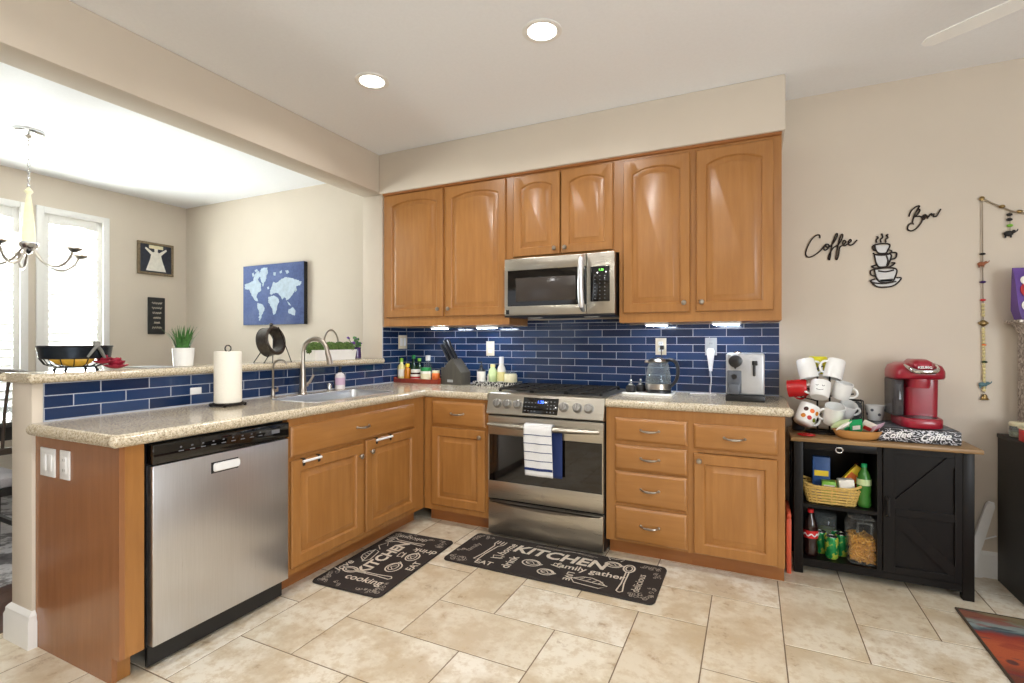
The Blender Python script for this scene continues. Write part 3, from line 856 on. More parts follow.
# black plug in the outlet behind the kettle
o = MB().box(-.012, .012, -.035, 0, -.014, .014, b=.004).tube(spline([(0, -.03, -.01), (0, -.045, -.05), (.02, -.05, -.12), (.03, -.045, -.19)], 6), .003, 8).obj('power_plug', 'black', loc=at_y(662.5, 347.5, TY - .009))
tag(o, 'black plug and cord in the outlet behind the kettle', 'plug')

# ---------------------------------------------------------------- things on the peninsula worktop and ledge
px = at_x(228, 400, -2.50)
t = thing('paper_towel_holder', 'dark wire paper towel holder with a loop on top, standing by the dishwasher side', 'holder', (-2.50, px.y, CT))
b = MB(); b.tube([(.078 * math.cos(a), .078 * math.sin(a), .012) for a in [2 * PI * k / 24 for k in range(24)]], .005, 8, closed=True)
for k in range(4):
    a = PI / 4 + k * PI / 2; b.cyl((0, 0, .012), (.078 * math.cos(a), .078 * math.sin(a), .012), .004, n=8); b.ball((.08 * math.cos(a), .08 * math.sin(a), .009), .009)
b.obj('base', 'wire', t)
MB().tube([(0, 0, .012), (0, 0, .285)] + [(.0, .017 * math.sin(a), .303 - .017 * math.cos(a)) for a in [2 * PI * k / 12 for k in range(12)]], .0035, 8).obj('rod', 'wire', t)
o = MB().lathe([(.02, .0), (.062, .0), (.0655, .004), (.0655, .265), (.063, .27), (.02, .27), (.02, .0)], 32, cap=False).obj('paper_towel_roll', 'paper', loc=(-2.50, px.y, CT + .018))
tag(o, 'full white paper towel roll on the dark wire holder', 'paper towel')

def lx(u, x=-2.80): return at_x(u, 355, x).y
# wire fruit basket
by = lx(76, -2.79)
t = thing('fruit_basket', 'black wire fruit basket with dark rim band at the near end of the ledge', 'basket', (-2.79, by, LZ))
def oval(rx, ry, z, n=36): return [(rx * math.cos(2 * PI * k / n), ry * math.sin(2 * PI * k / n), z) for k in range(n)]
M['band'] = plain('dark_band_metal', (36, 44, 54), .25, .7)
b = MB(); b.loops([oval(.108, .130, .062), oval(.113, .137, .112), oval(.110, .134, .112), oval(.105, .127, .062), oval(.108, .130, .062)], cap1=False)
b.obj('rim_band', 'band', t)
b = MB()
b.tube(oval(.112, .136, .113), .0035, 8, closed=True); b.tube(oval(.106, .128, .06), .003, 8, closed=True); b.tube(oval(.05, .08, .02), .003, 8, closed=True)
for k in range(16):
    a = 2 * PI * k / 16
    b.tube([(.106 * math.cos(a), .128 * math.sin(a), .06), (.088 * math.cos(a), .112 * math.sin(a), .034), (.05 * math.cos(a), .08 * math.sin(a), .02), (0, .04 * math.sin(a), .02)], .0022, 6)
b.obj('wire_bowl', 'wire', t)
for sx, sy in ((1, 1), (-1, 1), (1, -1), (-1, -1)): MB().cyl((sx * .045, sy * .055, .02), (sx * .05, sy * .06, 0), .005, n=8).ball((sx * .05, sy * .06, .006), .006).obj('foot', 'wire', t)
M['banana'] = plain('ripe_banana', (226, 178, 62), .5, var=.15, scale=40)
def banana(z, dx, dy, rz, label):
    P = [(.0, -.085 + .17 * k / 12, .028 * ((k / 6 - 1) ** 2)) for k in range(13)]
    R = [.004, .011, .0155, .0175, .0185, .019, .019, .0185, .018, .017, .014, .008, .005]
    o = MB().tube(P, R, 10).obj('banana', 'banana', loc=(-2.79 + dx, by + dy, LZ + z), rot=(0, 0, rz)); return tag(o, label, 'banana', 'fruit in the wire basket')
banana(.040, .035, -.01, .2, 'yellow banana in the wire basket, on its kitchen side')
banana(.042, -.02, -.01, -.15, 'yellow banana in the wire basket, on its dining side')
M['crimson'] = plain('crimson_silk', (150, 24, 52), .6, var=.3, scale=60)
def rose(loc, r, label):
    b = MB()
    for ring, (n, rr, z, tilt) in enumerate(((5, .35, .5, .35), (7, .62, .32, .8), (9, .9, .12, 1.2))):
        for k in range(n):
            a = 2 * PI * k / n + ring * .4
            b.ball((0, 0, 0), r * .5, sc=(.75, .22, 1), n=8, m=6, X=T(r * rr * .6 * math.cos(a), r * rr * .6 * math.sin(a), r * z) @ RZ(a - PI / 2) @ RX(-tilt))
    o = b.obj('silk_flower', 'crimson', loc=loc, smooth=60); tag(o, label, 'flower', 'crimson silk flowers by the basket')
rose((-2.71, by + .07, LZ + .035), .04, 'crimson silk flower inside the far end of the fruit basket')
rose((-2.705, by + .118, LZ + .012), .05, 'crimson silk flower lying on the ledge past the end of the fruit basket')
M['napkin'] = plain('grey_cloth', (128, 128, 124), .9, var=.1)
b = MB(); b.tube([(0, -.035, -.02), (0, -.015, .012), (0, .0, .03), (0, .015, .012), (0, .032, -.025)], [.009, .014, .018, .014, .009], 8, flat=.5)
b.box(-.01, .01, -.012, .012, .022, .05, b=.005)
tag(b.obj('cloth_bow', 'napkin', loc=(-2.79 + .108, by + .03, LZ + .085)), 'grey cloth bow tied on the kitchen side of the basket rim', 'bow')
o = MB().box(-.11, .11, -.075, .075, 0, .004, b=.0015).obj('flat_notepad', 'greyp', loc=(-2.86, lx(150, -2.86), LZ)); tag(o, 'thin grey pad lying flat on the ledge between basket and potted grass', 'pad')

def grass_pot(loc):
    t = thing('potted_grass', 'upright green grass plant in a white pot on the bar ledge', 'plant', loc)
    MB().lathe([(.042, 0), (.046, .003), (.053, .095), (.0535, .10), (.049, .10), (.047, .085), (0, .084)], 28).obj('pot', 'wpot', t)
    rnd = random.Random(5); b = MB()
    for k in range(75):
        a = rnd.uniform(0, 2 * PI); r0 = rnd.uniform(0, .035); lean = rnd.uniform(.05, .5) * (1 if k > 12 else 1.5); hgt = rnd.uniform(.09, .165); w = rnd.uniform(.004, .0075)
        d = Vector((math.cos(a), math.sin(a), 0)); s_ = Vector((-d.y, d.x, 0)); p = d * r0 + Vector((0, 0, .08))
        L_, R_ = [], []
        for q in range(5):
            f = q / 4; c = p + d * (lean * hgt * f ** 1.6) + Vector((0, 0, hgt * f * (1 - .12 * f))); ww = w * (1 - f ** 2.2) + .0004
            L_.append(c - s_ * ww); R_.append(c + s_ * ww)
        V = L_ + R_
        b.add(V, [(q, q + 1, q + 6, q + 5) for q in range(4)])
    b.obj('leaves', 'leaf', t, smooth=60); return t
grass_pot((-2.80, lx(183.5), LZ))

# round metal drum ornament on a wire easel
M['pewter'] = plain('dark_pewter', (86, 82, 78), .35, .9, var=.2, scale=50)
ay = lx(271)
t = thing('round_ornament', 'dark metal ring lantern tilted on thin wire legs, on the ledge below the map canvas', 'ornament', (-2.80, ay, LZ))
X = T(0, 0, .135) @ RZ(math.radians(14)) @ RY(math.radians(80))
b = MB(); R0 = .088
b.lathe([(R0, -.042), (R0 + .004, -.037), (R0 + .002, 0), (R0 + .004, .037), (R0, .042), (R0 - .012, .04), (R0 - .014, 0), (R0 - .012, -.04), (R0, -.042)], 36, X=X, cap=False)
for z in (-.036, .036): b.tube([X @ Vector((R0 * math.cos(2 * PI * k / 30) + .003 * math.cos(2 * PI * k / 30), (R0 + .003) * math.sin(2 * PI * k / 30), z)) for k in range(30)], .004, 6, closed=True)
b.obj('drum_ring', 'pewter', t)
b = MB(); b.ball((0, 0, .243), .012); b.tube([X @ Vector((-.085, 0, 0)), (0, 0, .243)], .004, 6); b.obj('finial', 'pewter', t)
for p0, p1 in (((.02, .04, .23), (.07, .10, 0)), ((.02, -.03, .05), (.06, -.10, 0)), ((-.04, .05, .20), (-.07, .07, 0)), ((-.03, -.04, .08), (-.06, -.08, 0))):
    MB().cyl(p0, p1, .003, n=8).obj('leg', 'wire', t)

# moss planter with an arched handle
py = lx(331)
t = thing('moss_planter', 'white trough of green moss balls with arched metal handle on the bar ledge', 'planter', (-2.80, py, LZ))
LLx = .205
b = MB(); b.loops([[(-.05, -LLx + .01, 0), (.05, -LLx + .01, 0), (.05, LLx - .01, 0), (-.05, LLx - .01, 0)], [(-.058, -LLx, .075), (.058, -LLx, .075), (.058, LLx, .075), (-.058, LLx, .075)],
                   [(-.052, -LLx + .006, .075), (.052, -LLx + .006, .075), (.052, LLx - .006, .075), (-.052, LLx - .006, .075)], [(-.05, -LLx + .008, .05), (.05, -LLx + .008, .05), (.05, LLx - .008, .05), (-.05, LLx - .008, .05)]], cap0=True)
b.obj('trough', 'wpot', t, smooth=20)
rnd = random.Random(9)
for k in range(5):
    b = MB(); c = Vector((rnd.uniform(-.01, .01), -.16 + .08 * k, .08)); r = .052
    m_ = bmesh.new(); bmesh.ops.create_icosphere(m_, subdivisions=4, radius=r)
    for v in m_.verts: v.co *= 1 + rnd.uniform(-.06, .08); v.co += c
    b.bm(m_); b.obj('moss_ball', 'moss', t, smooth=0)
MB().tube([(.0, .075 * math.cos(a), .07 + .15 * math.sin(a) ** .8 if math.sin(a) > 0 else .07) for a in [PI * k / 16 for k in range(17)]], .006, 8).obj('handle', 'nickel', t)
M['purple'] = plain('deep_purple_glass', (58, 30, 92), .15, var=.1, coat=.5)
M['violet'] = plain('violet_petals', (112, 70, 150), .7, var=.4, scale=70)
vy = 3.17
t = thing('flower_vase', 'small deep purple vase with violet flowers against the stub wall', 'vase', (-2.90, vy, LZ))
MB().lathe([(.026, 0), (.03, .004), (.031, .03), (.027, .07), (.03, .088), (.026, .088), (.024, .07), (0, .06)], 22).obj('vase_body', 'purple', t)
b = MB(); f = MB(); rnd = random.Random(4)
for k in range(26):
    a = rnd.uniform(0, 2 * PI); e_ = rnd.uniform(.25, 1.0); p = Vector((.05 * e_ * math.cos(a), .075 * e_ * math.sin(a) - .025, .10 + .07 * rnd.random()))
    p.y = min(p.y, .045)
    b.tube([(0, 0, .07), (p.x * .5, p.y * .5, .10), p], .0014, 5)
    if k % 2: f.ball(p, .011, sc=(1, 1, .7), n=8, m=5)
    else: b.ball(p, .014, sc=(1, .5, .9), n=8, m=5)
b.obj('leaves', 'leaf', t); f.obj('blossoms', 'violet', t)

# ---------------------------------------------------------------- corner tray of condiments
def bottle(name, label, cat, loc, prof, mat, cap=None, band=None, group=None, n=20, content=None, band2=None):
    t = thing(name, label, cat, loc, 0, group)
    MB().lathe(prof, n).obj('bottle_body' if 'bottle' in name else 'body', mat, t, smooth=50)
    if content: MB().lathe(content[0], n).obj('contents', content[1], t)
    if cap:
        r, z0, z1, m = cap; MB().lathe([(r, z0), (r, z1 - .002), (r - .002, z1), (0, z1)], n).obj('cap', m, t)
    for bd in (band, band2):
        if bd:
            r, z0, z1, m = bd; MB().lathe([(r, z0), (r, z1)], n, cap=False).obj('label_band', m, t, smooth=60)
    return t
for nm, c, r in (('amber', (196, 120, 24), .25), ('olive', (104, 116, 30), .2), ('dgreen', (22, 54, 30), .15), ('green', (24, 130, 62), .35), ('paleyel', (226, 216, 150), .4), ('brown', (62, 26, 20), .25),
                 ('whitelab', (232, 228, 218), .5), ('yellow', (232, 200, 40), .5), ('orange', (224, 110, 40), .4), ('redlab', (178, 30, 34), .45), ('cream', (224, 216, 180), .35), ('mint', (196, 214, 160), .35), ('bluebox', (30, 74, 132), .5), ('lime', (126, 186, 60), .45)):
    M[nm] = plain(nm + '_finish', c, r, var=.08)
M['redwood'] = wood('red_brown_tray_wood', (110, 34, 22), (132, 44, 28), (150, 58, 36), rough=.35)
ty, tx = 3.44, -2.462
t = thing('wooden_tray', 'red brown wooden tray of condiments in the worktop corner', 'tray', (tx, ty, CT))
b = MB(); b.box(-.215, .215, -.075, .075, 0, .01); b.obj('tray_floor', 'redwood', t, smooth=0)
b = MB(); b.box(-.215, .215, -.082, -.072, 0, .036, b=.003); b.box(-.215, .215, .072, .082, 0, .036, b=.003); b.box(-.222, -.212, -.082, .082, 0, .045, b=.003); b.box(.212, .222, -.082, .082, 0, .045, b=.003); b.obj('tray_sides', 'redwood', t)
G = 'condiments on the red wooden tray'; z = CT + .0101
def prof(r, h, neck, nh, sh=.03): return [(r * .9, 0), (r, .005), (r, h - sh), (r * .85, h - sh * .5), (neck, h), (neck, h + nh), (0, h + nh)]
bottle('condiment_bottle', 'pale yellow bottle with yellow-green cap at the left end of the red tray', 'bottle', (tx - .175, ty - .035, z), prof(.031, .145, .013, .02), 'paleyel', (.015, .16, .19, 'lime'), (.0315, .04, .10, 'whitelab'), G)
bottle('condiment_bottle', 'orange squeeze bottle second from the left on the red tray', 'bottle', (tx - .115, ty - .035, z), prof(.027, .115, .012, .012), 'amber', (.018, .12, .147, 'yellow'), None, G)
bottle('condiment_bottle', 'dark green bottle with bright green cap at the back of the red tray, left one', 'bottle', (tx - .105, ty + .035, z), prof(.028, .15, .012, .04), 'dgreen', (.015, .185, .215, 'green'), None, G)
bottle('condiment_bottle', 'dark green bottle with lime cap at the back of the red tray, right one', 'bottle', (tx - .045, ty + .035, z), prof(.028, .14, .012, .03), 'dgreen', (.015, .165, .19, 'lime'), None, G)
bottle('condiment_jar', 'dark jar with white lid and red-and-white label at the front of the red tray', 'jar', (tx - .035, ty - .03, z), [(.038, 0), (.042, .004), (.042, .07), (.037, .078), (0, .078)], 'brown', (.039, .076, .10, 'whitelab'), (.0425, .016, .062, 'whitelab'), G, band2=(.0427, .028, .044, 'redlab'))
bottle('condiment_bottle', 'clear bottle with white cap standing at the back of the red tray', 'bottle', (tx + .045, ty + .03, z), prof(.040, .155, .016, .02, .07), 'glass', (.02, .172, .215, 'platew'), (.0405, .03, .08, 'whitelab'), G)
bottle('condiment_jar', 'white labelled jar with green lid at the front of the red tray', 'jar', (tx + .065, ty - .03, z), [(.040, 0), (.043, .004), (.043, .085), (.04, .094), (0, .094)], 'whitelab', (.043, .09, .118, 'green'), (.0435, .02, .07, 'cream'), G)
bottle('condiment_jar', 'small orange jar with pale lid at the right end of the red tray', 'jar', (tx + .15, ty - .01, z), [(.029, 0), (.033, .004), (.033, .07), (.03, .076), (0, .076)], 'orange', (.031, .074, .095, 'cream'), None, G)
bottle('condiment_jar', 'small brown spice jar behind the dark jar on the red tray', 'jar', (tx + .012, ty + .03, z), [(.018, 0), (.02, .004), (.02, .06), (.018, .064), (0, .064)], 'brown', (.019, .06, .08, 'redlab'), None, G)

# knife block
M['blockwood'] = wood('grey_stained_block', (58, 54, 48), (72, 68, 60), (86, 82, 72), rough=.5)
kx, ky = -2.10, 3.42
t = thing('knife_block', 'grey slanted knife block with a pale badge beside the red tray', 'knife block', (kx, ky, CT), math.radians(-12))
b = MB(); b.prism([(-.085, 0), (.085, 0), (.085, .10), (-.015, .205), (-.085, .15)], -.055, .055, 'xz')   # profile along x
b.obj('block', 'blockwood', t, smooth=0)
b = MB(); b.prism([(-.13, .0), (-.085, 0), (-.085, .13), (-.13, .135)], -.055, .055, 'xz'); b.obj('front_steps', 'blockwood', t, smooth=0)
MB().box(-.06, .0, -.0565, -.0545, .02, .04).obj('badge', 'greyp', t, smooth=0)
kd = Vector((-.55, 0, .83)).normalized()
def knife(x, y, z, ln, label):
    k = thing('kitchen_knife', label, 'knife', (0, 0, 0), 0, 'knives in the block')
    p0 = Vector((x, y, z)); XX = T(kx, ky, CT) @ RZ(math.radians(-12))
    b = MB(); b.tube([XX @ (p0 + kd * q) for q in (.0, ln * .12, ln * .6, ln * .9, ln)], [.012, .015, .013, .016, .012], 8, flat=.75); b.obj('handle', 'black', k)
    b = MB(); b.cyl(XX @ (p0 - kd * .012), XX @ (p0 + kd * .004), .0095, n=8); b.obj('bolster', 'nickel', k)
for q, (x, y, z, ln) in enumerate(((-.055, -.035, .178, .13), (-.055, .0, .178, .135), (-.055, .035, .178, .125), (-.028, -.025, .2, .14), (-.028, .02, .2, .145))):
    knife(x, y, z, ln * 1.25, ['black knife handle at the front left of the block', 'black knife handle at the front middle of the block', 'black knife handle at the front right of the block', 'black knife handle at the back of the block, left one', 'black knife handle at the back of the block, right one'][q])

# patterned tray with lotion bottles
M['checker'] = None
m, nt, bs = nodes('black_white_lattice'); v = coords(nt, (34, 34, 34)); ck = nt.nodes.new('ShaderNodeTexVoronoi'); ck.feature = 'DISTANCE_TO_EDGE'; ck.inputs['Scale'].default_value = 1.6; L(nt, v, ck.inputs['Vector'])
L(nt, ramp(nt, ck.outputs['Distance'], [(0.03, lin((228, 226, 220))), (0.07, lin((24, 24, 26)))]), bs.inputs['Base Color']); bs.inputs['Roughness'].default_value = .5; M['checker'] = m
tx, ty = -1.765, 3.455
t = thing('patterned_tray', 'black and white patterned tray of lotion bottles left of the range', 'tray', (tx, ty, CT))
MB().box(-.165, .165, -.07, .07, 0, .008).obj('tray_floor', 'black', t, smooth=0)
b = MB(); b.box(-.17, .17, -.076, -.066, 0, .034, b=.002); b.box(-.17, .17, .066, .076, 0, .034, b=.002); b.box(-.176, -.164, -.076, .076, 0, .034, b=.002); b.box(.164, .176, -.076, .076, 0, .034, b=.002); b.obj('tray_sides', 'checker', t)
z = CT + .0081; G = 'bottles on the patterned tray'
bt = bottle('pump_bottle', 'dark pump bottle with white label at the left of the patterned tray', 'bottle', (tx - .13, ty - .02, z), prof(.033, .125, .012, .012), 'black', None, (.0335, .012, .10, 'whitelab'), G)
MB().lathe([(.012, .135), (.012, .147), (.004, .149), (.004, .167), (.008, .169), (.008, .175), (0, .175)], 12).tube([(0, 0, .172), (-.02, -.018, .170)], .004, 6).obj('pump', 'black', bt)
bottle('lotion_bottle', 'pale green bottle in the middle of the patterned tray', 'bottle', (tx - .035, ty - .01, z), prof(.033, .13, .018, .01), 'mint', (.02, .136, .156, 'paleyel'), None, G)
bottle('lotion_bottle', 'tall white bottle with white cap in the patterned tray', 'bottle', (tx + .035, ty + .0, z), prof(.034, .155, .016, .012, .05), 'whitelab', (.018, .164, .215, 'platew'), (.0345, .03, .10, 'paleyel'), G)
bottle('candle_jar', 'squat cream candle jar with glass lid at the right of the patterned tray', 'jar', (tx + .118, ty - .012, z), [(.046, 0), (.051, .006), (.051, .075), (.044, .088), (0, .088)], 'cream', (.042, .086, .104, 'glass'), None, G)
bottle('lotion_tube', 'small white tube behind the pump bottle on the patterned tray', 'tube', (tx - .085, ty + .025, z), [(.014, 0), (.016, .004), (.016, .06), (.014, .066), (0, .066)], 'whitelab', (.012, .064, .08, 'platew'), None, G)

# ---------------------------------------------------------------- right worktop
t = thing('serving_tray', 'flat white tray under the glass kettle', 'tray', (-.60, 3.35, CT))
b = MB(); b.box(-.155, .155, -.115, .115, 0, .008, b=.003); b.tube([(-.15, -.11, .009), (.15, -.11, .009), (.15, .11, .009), (-.15, .11, .009)], .005, 8, closed=True); b.obj('tray_plate', 'wpot', t)
zt = CT + .0082
M['kettleplastic'] = plain('dark_grey_plastic', (40, 40, 42), .3)
M['water'] = clear('kettle_water', (226, 236, 240), .08)
kx, ky = -.545, 3.36
t = thing('glass_kettle', 'glass electric kettle with grey base and black handle on the white tray', 'kettle', (kx, ky, zt))
MB().lathe([(.078, 0), (.082, .004), (.08, .018), (.072, .022), (0, .022)], 28).obj('power_base', 'kettleplastic', t)
MB().lathe([(.078, .023), (.082, .028), (.082, .056), (.081, .06), (0, .06)], 28).obj('heater_base', 'nickel', t)
MB().lathe([(.080, .06), (.081, .075), (.077, .12), (.066, .175), (.058, .20), (.056, .20), (.064, .175), (.075, .12), (.079, .075), (.078, .062)], 32, cap=False).obj('glass_jug', 'glass', t, smooth=60)
MB().lathe([(.077, .062), (.077, .095), (.0, .095)], 28).obj('water', 'water', t)
b = MB(); b.lathe([(.06, .198), (.062, .206), (.05, .219), (.02, .224), (.012, .23), (0, .231)], 28); b.box(-.085, -.05, -.016, .016, .192, .208, b=.005); b.obj('lid', 'nickel', t)
b = MB(); P = spline([(.055, -.02, .212), (.085, -.03, .216), (.118, -.04, .195), (.128, -.045, .14), (.115, -.042, .085), (.085, -.03, .05)], 6); b.tube(P, .013, 10, flat=.8); b.obj('handle', 'black', t)
def cruet(x, y, label):
    t = thing('seasoning_pot', label, 'pot', (x, y, zt), 0, 'dark seasoning pots')
    MB().lathe([(.028, 0), (.034, .006), (.034, .03), (.028, .042), (.02, .046), (0, .046)], 20).obj('pot_body', 'iron', t)
    MB().lathe([(.02, .046), (.016, .056), (.005, .06), (.005, .068), (.01, .074), (.009, .084), (0, .088)], 16).obj('lid', 'chrome', t)
cruet(-.715, 3.33, 'small dark seasoning pot with shiny knob at the left end of the white tray')
cruet(-.665, 3.40, 'small dark seasoning pot with shiny knob close behind, against the kettle')
# white charger hanging in the grey outlet, cable down to the worktop
p = at_y(711, 346.5, TY)
t = thing('plug_in_charger', 'narrow white charger hanging below the grey outlet with its cable', 'charger', (p.x, TY - .009, p.z))
MB().loops([[(-.016, -.004, .0 - .012), (.016, -.004, -.012), (.016, -.034, -.012), (-.016, -.034, -.012)], [(-.024, -.002, -.03), (.024, -.002, -.03), (.024, -.036, -.03), (-.024, -.036, -.03)],
            [(-.022, -.004, -.05), (.022, -.004, -.05), (.022, -.034, -.05), (-.022, -.034, -.05)], [(-.009, -.01, -.16), (.009, -.01, -.16), (.009, -.026, -.16), (-.009, -.026, -.16)]], cap0=True).obj('adapter', 'platew', t, smooth=20)
MB().tube(spline([(0, -.018, -.155), (.003, -.02, -.22), (0, -.03, p.z * 0 - (p.z - CT) + .004), (.03, -.07, -(p.z - CT) + .004), (-.12, -.09, -(p.z - CT) + .004)], 8), .0028, 6).obj('cable', 'platew', t)

# silver capsule coffee machine
M['silverp'] = plain('silver_lacquer', (188, 190, 194), .32, .55, var=.03)
M['recess'] = plain('grey_recess', (92, 96, 104), .4, .3)
t = thing('capsule_coffee_machine', 'silver boxy capsule coffee machine with black round spout, by the end of the blue tile', 'coffee machine', (-.032, 3.14, CT))
MB().box(-.102, .102, -.012, .32, 0, .036, b=.004).obj('drip_base', 'black', t)
MB().box(-.1, .1, 0, .32, .0365, .272, b=.012, seg=3).obj('body', 'silverp', t)
b = MB(); b.box(-.094, -.018, -.003, .003, .045, .175, b=.004); b.obj('recess_panel', 'recess', t)
b = MB(); b.box(-.085, -.027, -.028, -.002, .04, .10, b=.006); b.obj('drip_cup', 'recess', t)
b = MB(); b.lathe([(.036, 0), (.037, .01), (.034, .032), (.018, .038), (0, .038)], 24, X=T(-.05, 0, .228) @ RX(PI / 2)); b.prism([(-.075, .222), (-.025, .222), (-.05, .182)], -.034, .0); b.obj('spout_knob', 'black', t)
b = MB(); b.lathe([(.014, 0), (.014, .012), (.009, .018), (0, .018)], 16, X=T(-.056, -.001, .14) @ RX(PI / 2)); b.obj('milk_port', 'black', t)
b = MB(); b.box(.036, .064, -.014, .004, .205, .232, b=.005); b.box(.04, .054, -.018, .0, .145, .21, b=.005); b.obj('lever', 'black', t)
b = MB(); b.lathe([(.022, .272), (.022, .277), (.012, .282), (0, .283)], 18, c=(-.04, .07, 0)); b.obj('water_lid', 'chrome', t)
# ---------------------------------------------------------------- coffee bar cabinet
M['blackwood'] = wood('black_stained_wood', (15, 13, 12), (19, 16, 15), (24, 21, 19), rough=.45, coat=.05)
M['blackwood'].node_tree.nodes['Principled BSDF'].inputs['Specular IOR Level'].default_value = .2
M['oak'] = wood('brown_oak_top', (126, 96, 58), (146, 113, 70), (162, 130, 84), rough=.45, grain=(1.2, 14, 14))
BX0, BX1, BY, BT = .212, .982, 3.18, .748
BWd = BX1 - BX0; BD = WY - .02 - BY
t = thing('coffee_bar_cabinet', 'black coffee bar cabinet with brown wood top, open shelves and a barn door', 'cabinet', (BX0, BY, 0))
MB().box(-.016, BWd + .026, -.03, BD, BT - .022, BT, b=.003).obj('top_board', 'oak', t)
for x, y in ((0, 0), (BWd - .045, 0), (0, BD - .045), (BWd - .045, BD - .045)): MB().box(x, x + .045, y, y + .045, 0, BT - .022, b=.002).obj('leg', 'blackwood', t)
for x in (.01, BWd - .022): MB().box(x, x + .012, .045, BD - .045, .05, BT - .022).obj('side_panel', 'blackwood', t, smooth=0)
MB().box(.022, BWd - .022, BD - .02, BD - .012, .05, BT - .022).obj('back_panel', 'blackwood', t, smooth=0)
MB().box(.022, BWd - .022, .008, BD - .02, .062, .082).obj('bottom_shelf', 'blackwood', t, smooth=0)
MB().box(.045, BWd - .045, .006, .03, .04, .075).obj('bottom_rail', 'blackwood', t, smooth=0)
MB().box(.380, .402, .006, BD - .02, .082, BT - .022).obj('divider', 'blackwood', t, smooth=0)
MB().box(.022, .380, .012, BD - .02, .362, .380).obj('shelf', 'blackwood', t, smooth=0)
dr = MB().box(.046, .379, .004, .02, BT - .066, BT - .0225, b=.002).obj('top_rail', 'blackwood', t)
d = MB()
x0, x1, z0, z1 = .404, BWd - .047, .086, BT - .026
d.box(x0, x1, .008, .016, z0, z1)
for q in ((x0, x0 + .05, z0, z1), (x1 - .03, x1, z0, z1), (x0 + .05, x1 - .03, z0, z0 + .03), (x0 + .05, x1 - .03, z1 - .03, z1), (x0 + .05, x1 - .03, .375, .415)): d.box(q[0], q[1], -.004, .008, q[2], q[3], b=.0015)
door = d.obj('door', 'blackwood', t, smooth=20)
b = MB(); a0, a1 = x0 + .05, x1 - .03
b.prism([(a0, .415), (a0 + .055, .415), (a1, z1 - .075), (a1, z1 - .03), (a1 - .03, z1 - .03), (a0, .46)], -.003, .008); b.obj('diagonal_brace', 'blackwood', door, smooth=0)
b = MB(); b.prism([(a0, .375), (a0 + .04, .375), (a1, z0 + .075), (a1, z0 + .03), (a1 - .025, z0 + .03), (a0, .335)], -.003, .008); b.obj('diagonal_brace', 'blackwood', door, smooth=0)
b = MB(); b.tube([(x0 + .018, -.004, .37), (x0 + .018, -.028, .38), (x0 + .018, -.03, .42), (x0 + .018, -.028, .46), (x0 + .018, -.004, .47)], .006, 8); b.ball((x0 + .018, -.012, .462), .011); b.obj('handle', 'iron', door)
# opener hanging under the top rail
t = thing('bottle_hook', 'small shiny metal hook hanging on the top rail of the black cabinet', 'hook', (BX0 + .212, BY + .003, .69))
MB().tube([(.0 + .016 * math.cos(a), -.006, -.0 + .014 * math.sin(a)) for a in [2 * PI * k / 14 for k in range(14)]], .004, 8, closed=True).box(-.014, .014, -.006, 0, .008, .016, b=.002).obj('hook_ring', 'chrome', t)

# basket with boxes on the upper shelf
SZ = .3805
M['wicker'] = plain('pale_wicker', (206, 172, 96), .7, var=.2, scale=80)
t = thing('wicker_basket', 'pale yellow woven basket on the upper shelf of the black cabinet', 'basket', (.395, 3.29, SZ))
def rr(hx, hy, z, n=40):
    P = []
    for k in range(n):
        a = 2 * PI * k / n; c, s_ = math.cos(a), math.sin(a)
        P.append((hx * math.copysign(abs(c) ** .45, c), hy * math.copysign(abs(s_) ** .45, s_), z))
    return P
b = MB(); b.loops([rr(.105, .06, .001), rr(.108, .063, .004)], cap0=True); b.obj('base', 'wicker', t)
b = MB()
for k in range(6):
    h = .008 + k * .0155; g_ = .115 + .02 * k / 5; gy = .068 + .012 * k / 5
    b.tube([(x * (1 + .012 * (-1) ** (i + k)), y * (1 + .02 * (-1) ** (i + k)), z) for i, (x, y, z) in enumerate(rr(g_, gy, h))], .0042, 6, closed=True, flat=1.5)
for k in range(20):
    a = 2 * PI * k / 20; c, s_ = math.copysign(abs(math.cos(a)) ** .45, math.cos(a)), math.copysign(abs(math.sin(a)) ** .45, math.sin(a))
    b.tube([(.112 * c, .066 * s_, 0), (.137 * c, .082 * s_, .095)], .004, 5)
b.obj('woven_wall', 'wicker', t)
b = MB(); b.tube([(x, y, z + .018 * max(0, abs(x) / .14 - .6) / .4) for x, y, z in rr(.139, .083, .096)], .007, 8, closed=True); b.obj('rim', 'wicker', t)
def pack(name, label, cat, loc, sx, sy, sz, m, rot=(0, 0, 0), panel=None, group='packets in the wicker basket'):
    o = thing(name, label, cat, loc, 0, group); o.rotation_euler = rot
    MB().box(-sx / 2, sx / 2, -sy / 2, sy / 2, 0, sz, b=.002).obj('carton', m, o)
    if panel: MB().box(-sx / 2 * .8, sx / 2 * .8, -sy / 2 - .0012, -sy / 2 + .001, sz * panel[1], sz * panel[2], b=0).obj('label_panel', panel[0], o, smooth=0)
    return o
pack('snack_box', 'tall blue box standing at the back of the wicker basket', 'box', (.355, 3.322, SZ + .006), .085, .045, .235, 'bluebox', panel=('yellow', .55, .68))
pack('tea_box', 'small lime green box at the front of the wicker basket', 'box', (.385, 3.262, SZ + .006), .065, .05, .115, 'lime', panel=('whitelab', .6, .85))
pack('snack_box', 'yellow box leaning sideways in the wicker basket', 'box', (.452, 3.325, SZ + .075), .06, .035, .15, 'yellow', (0, math.radians(38), 0), panel=('orange', .3, .7))
pack('tea_box', 'white box with dark side tilted at the right of the wicker basket', 'box', (.473, 3.265, SZ + .035), .072, .05, .105, 'whitelab', (0, math.radians(-6), .1))
M['gingerplastic'] = clear('green_tinted_bottle', (70, 150, 80), .35)
M['drinkgreen'] = plain('green_soda', (60, 120, 48), .2)
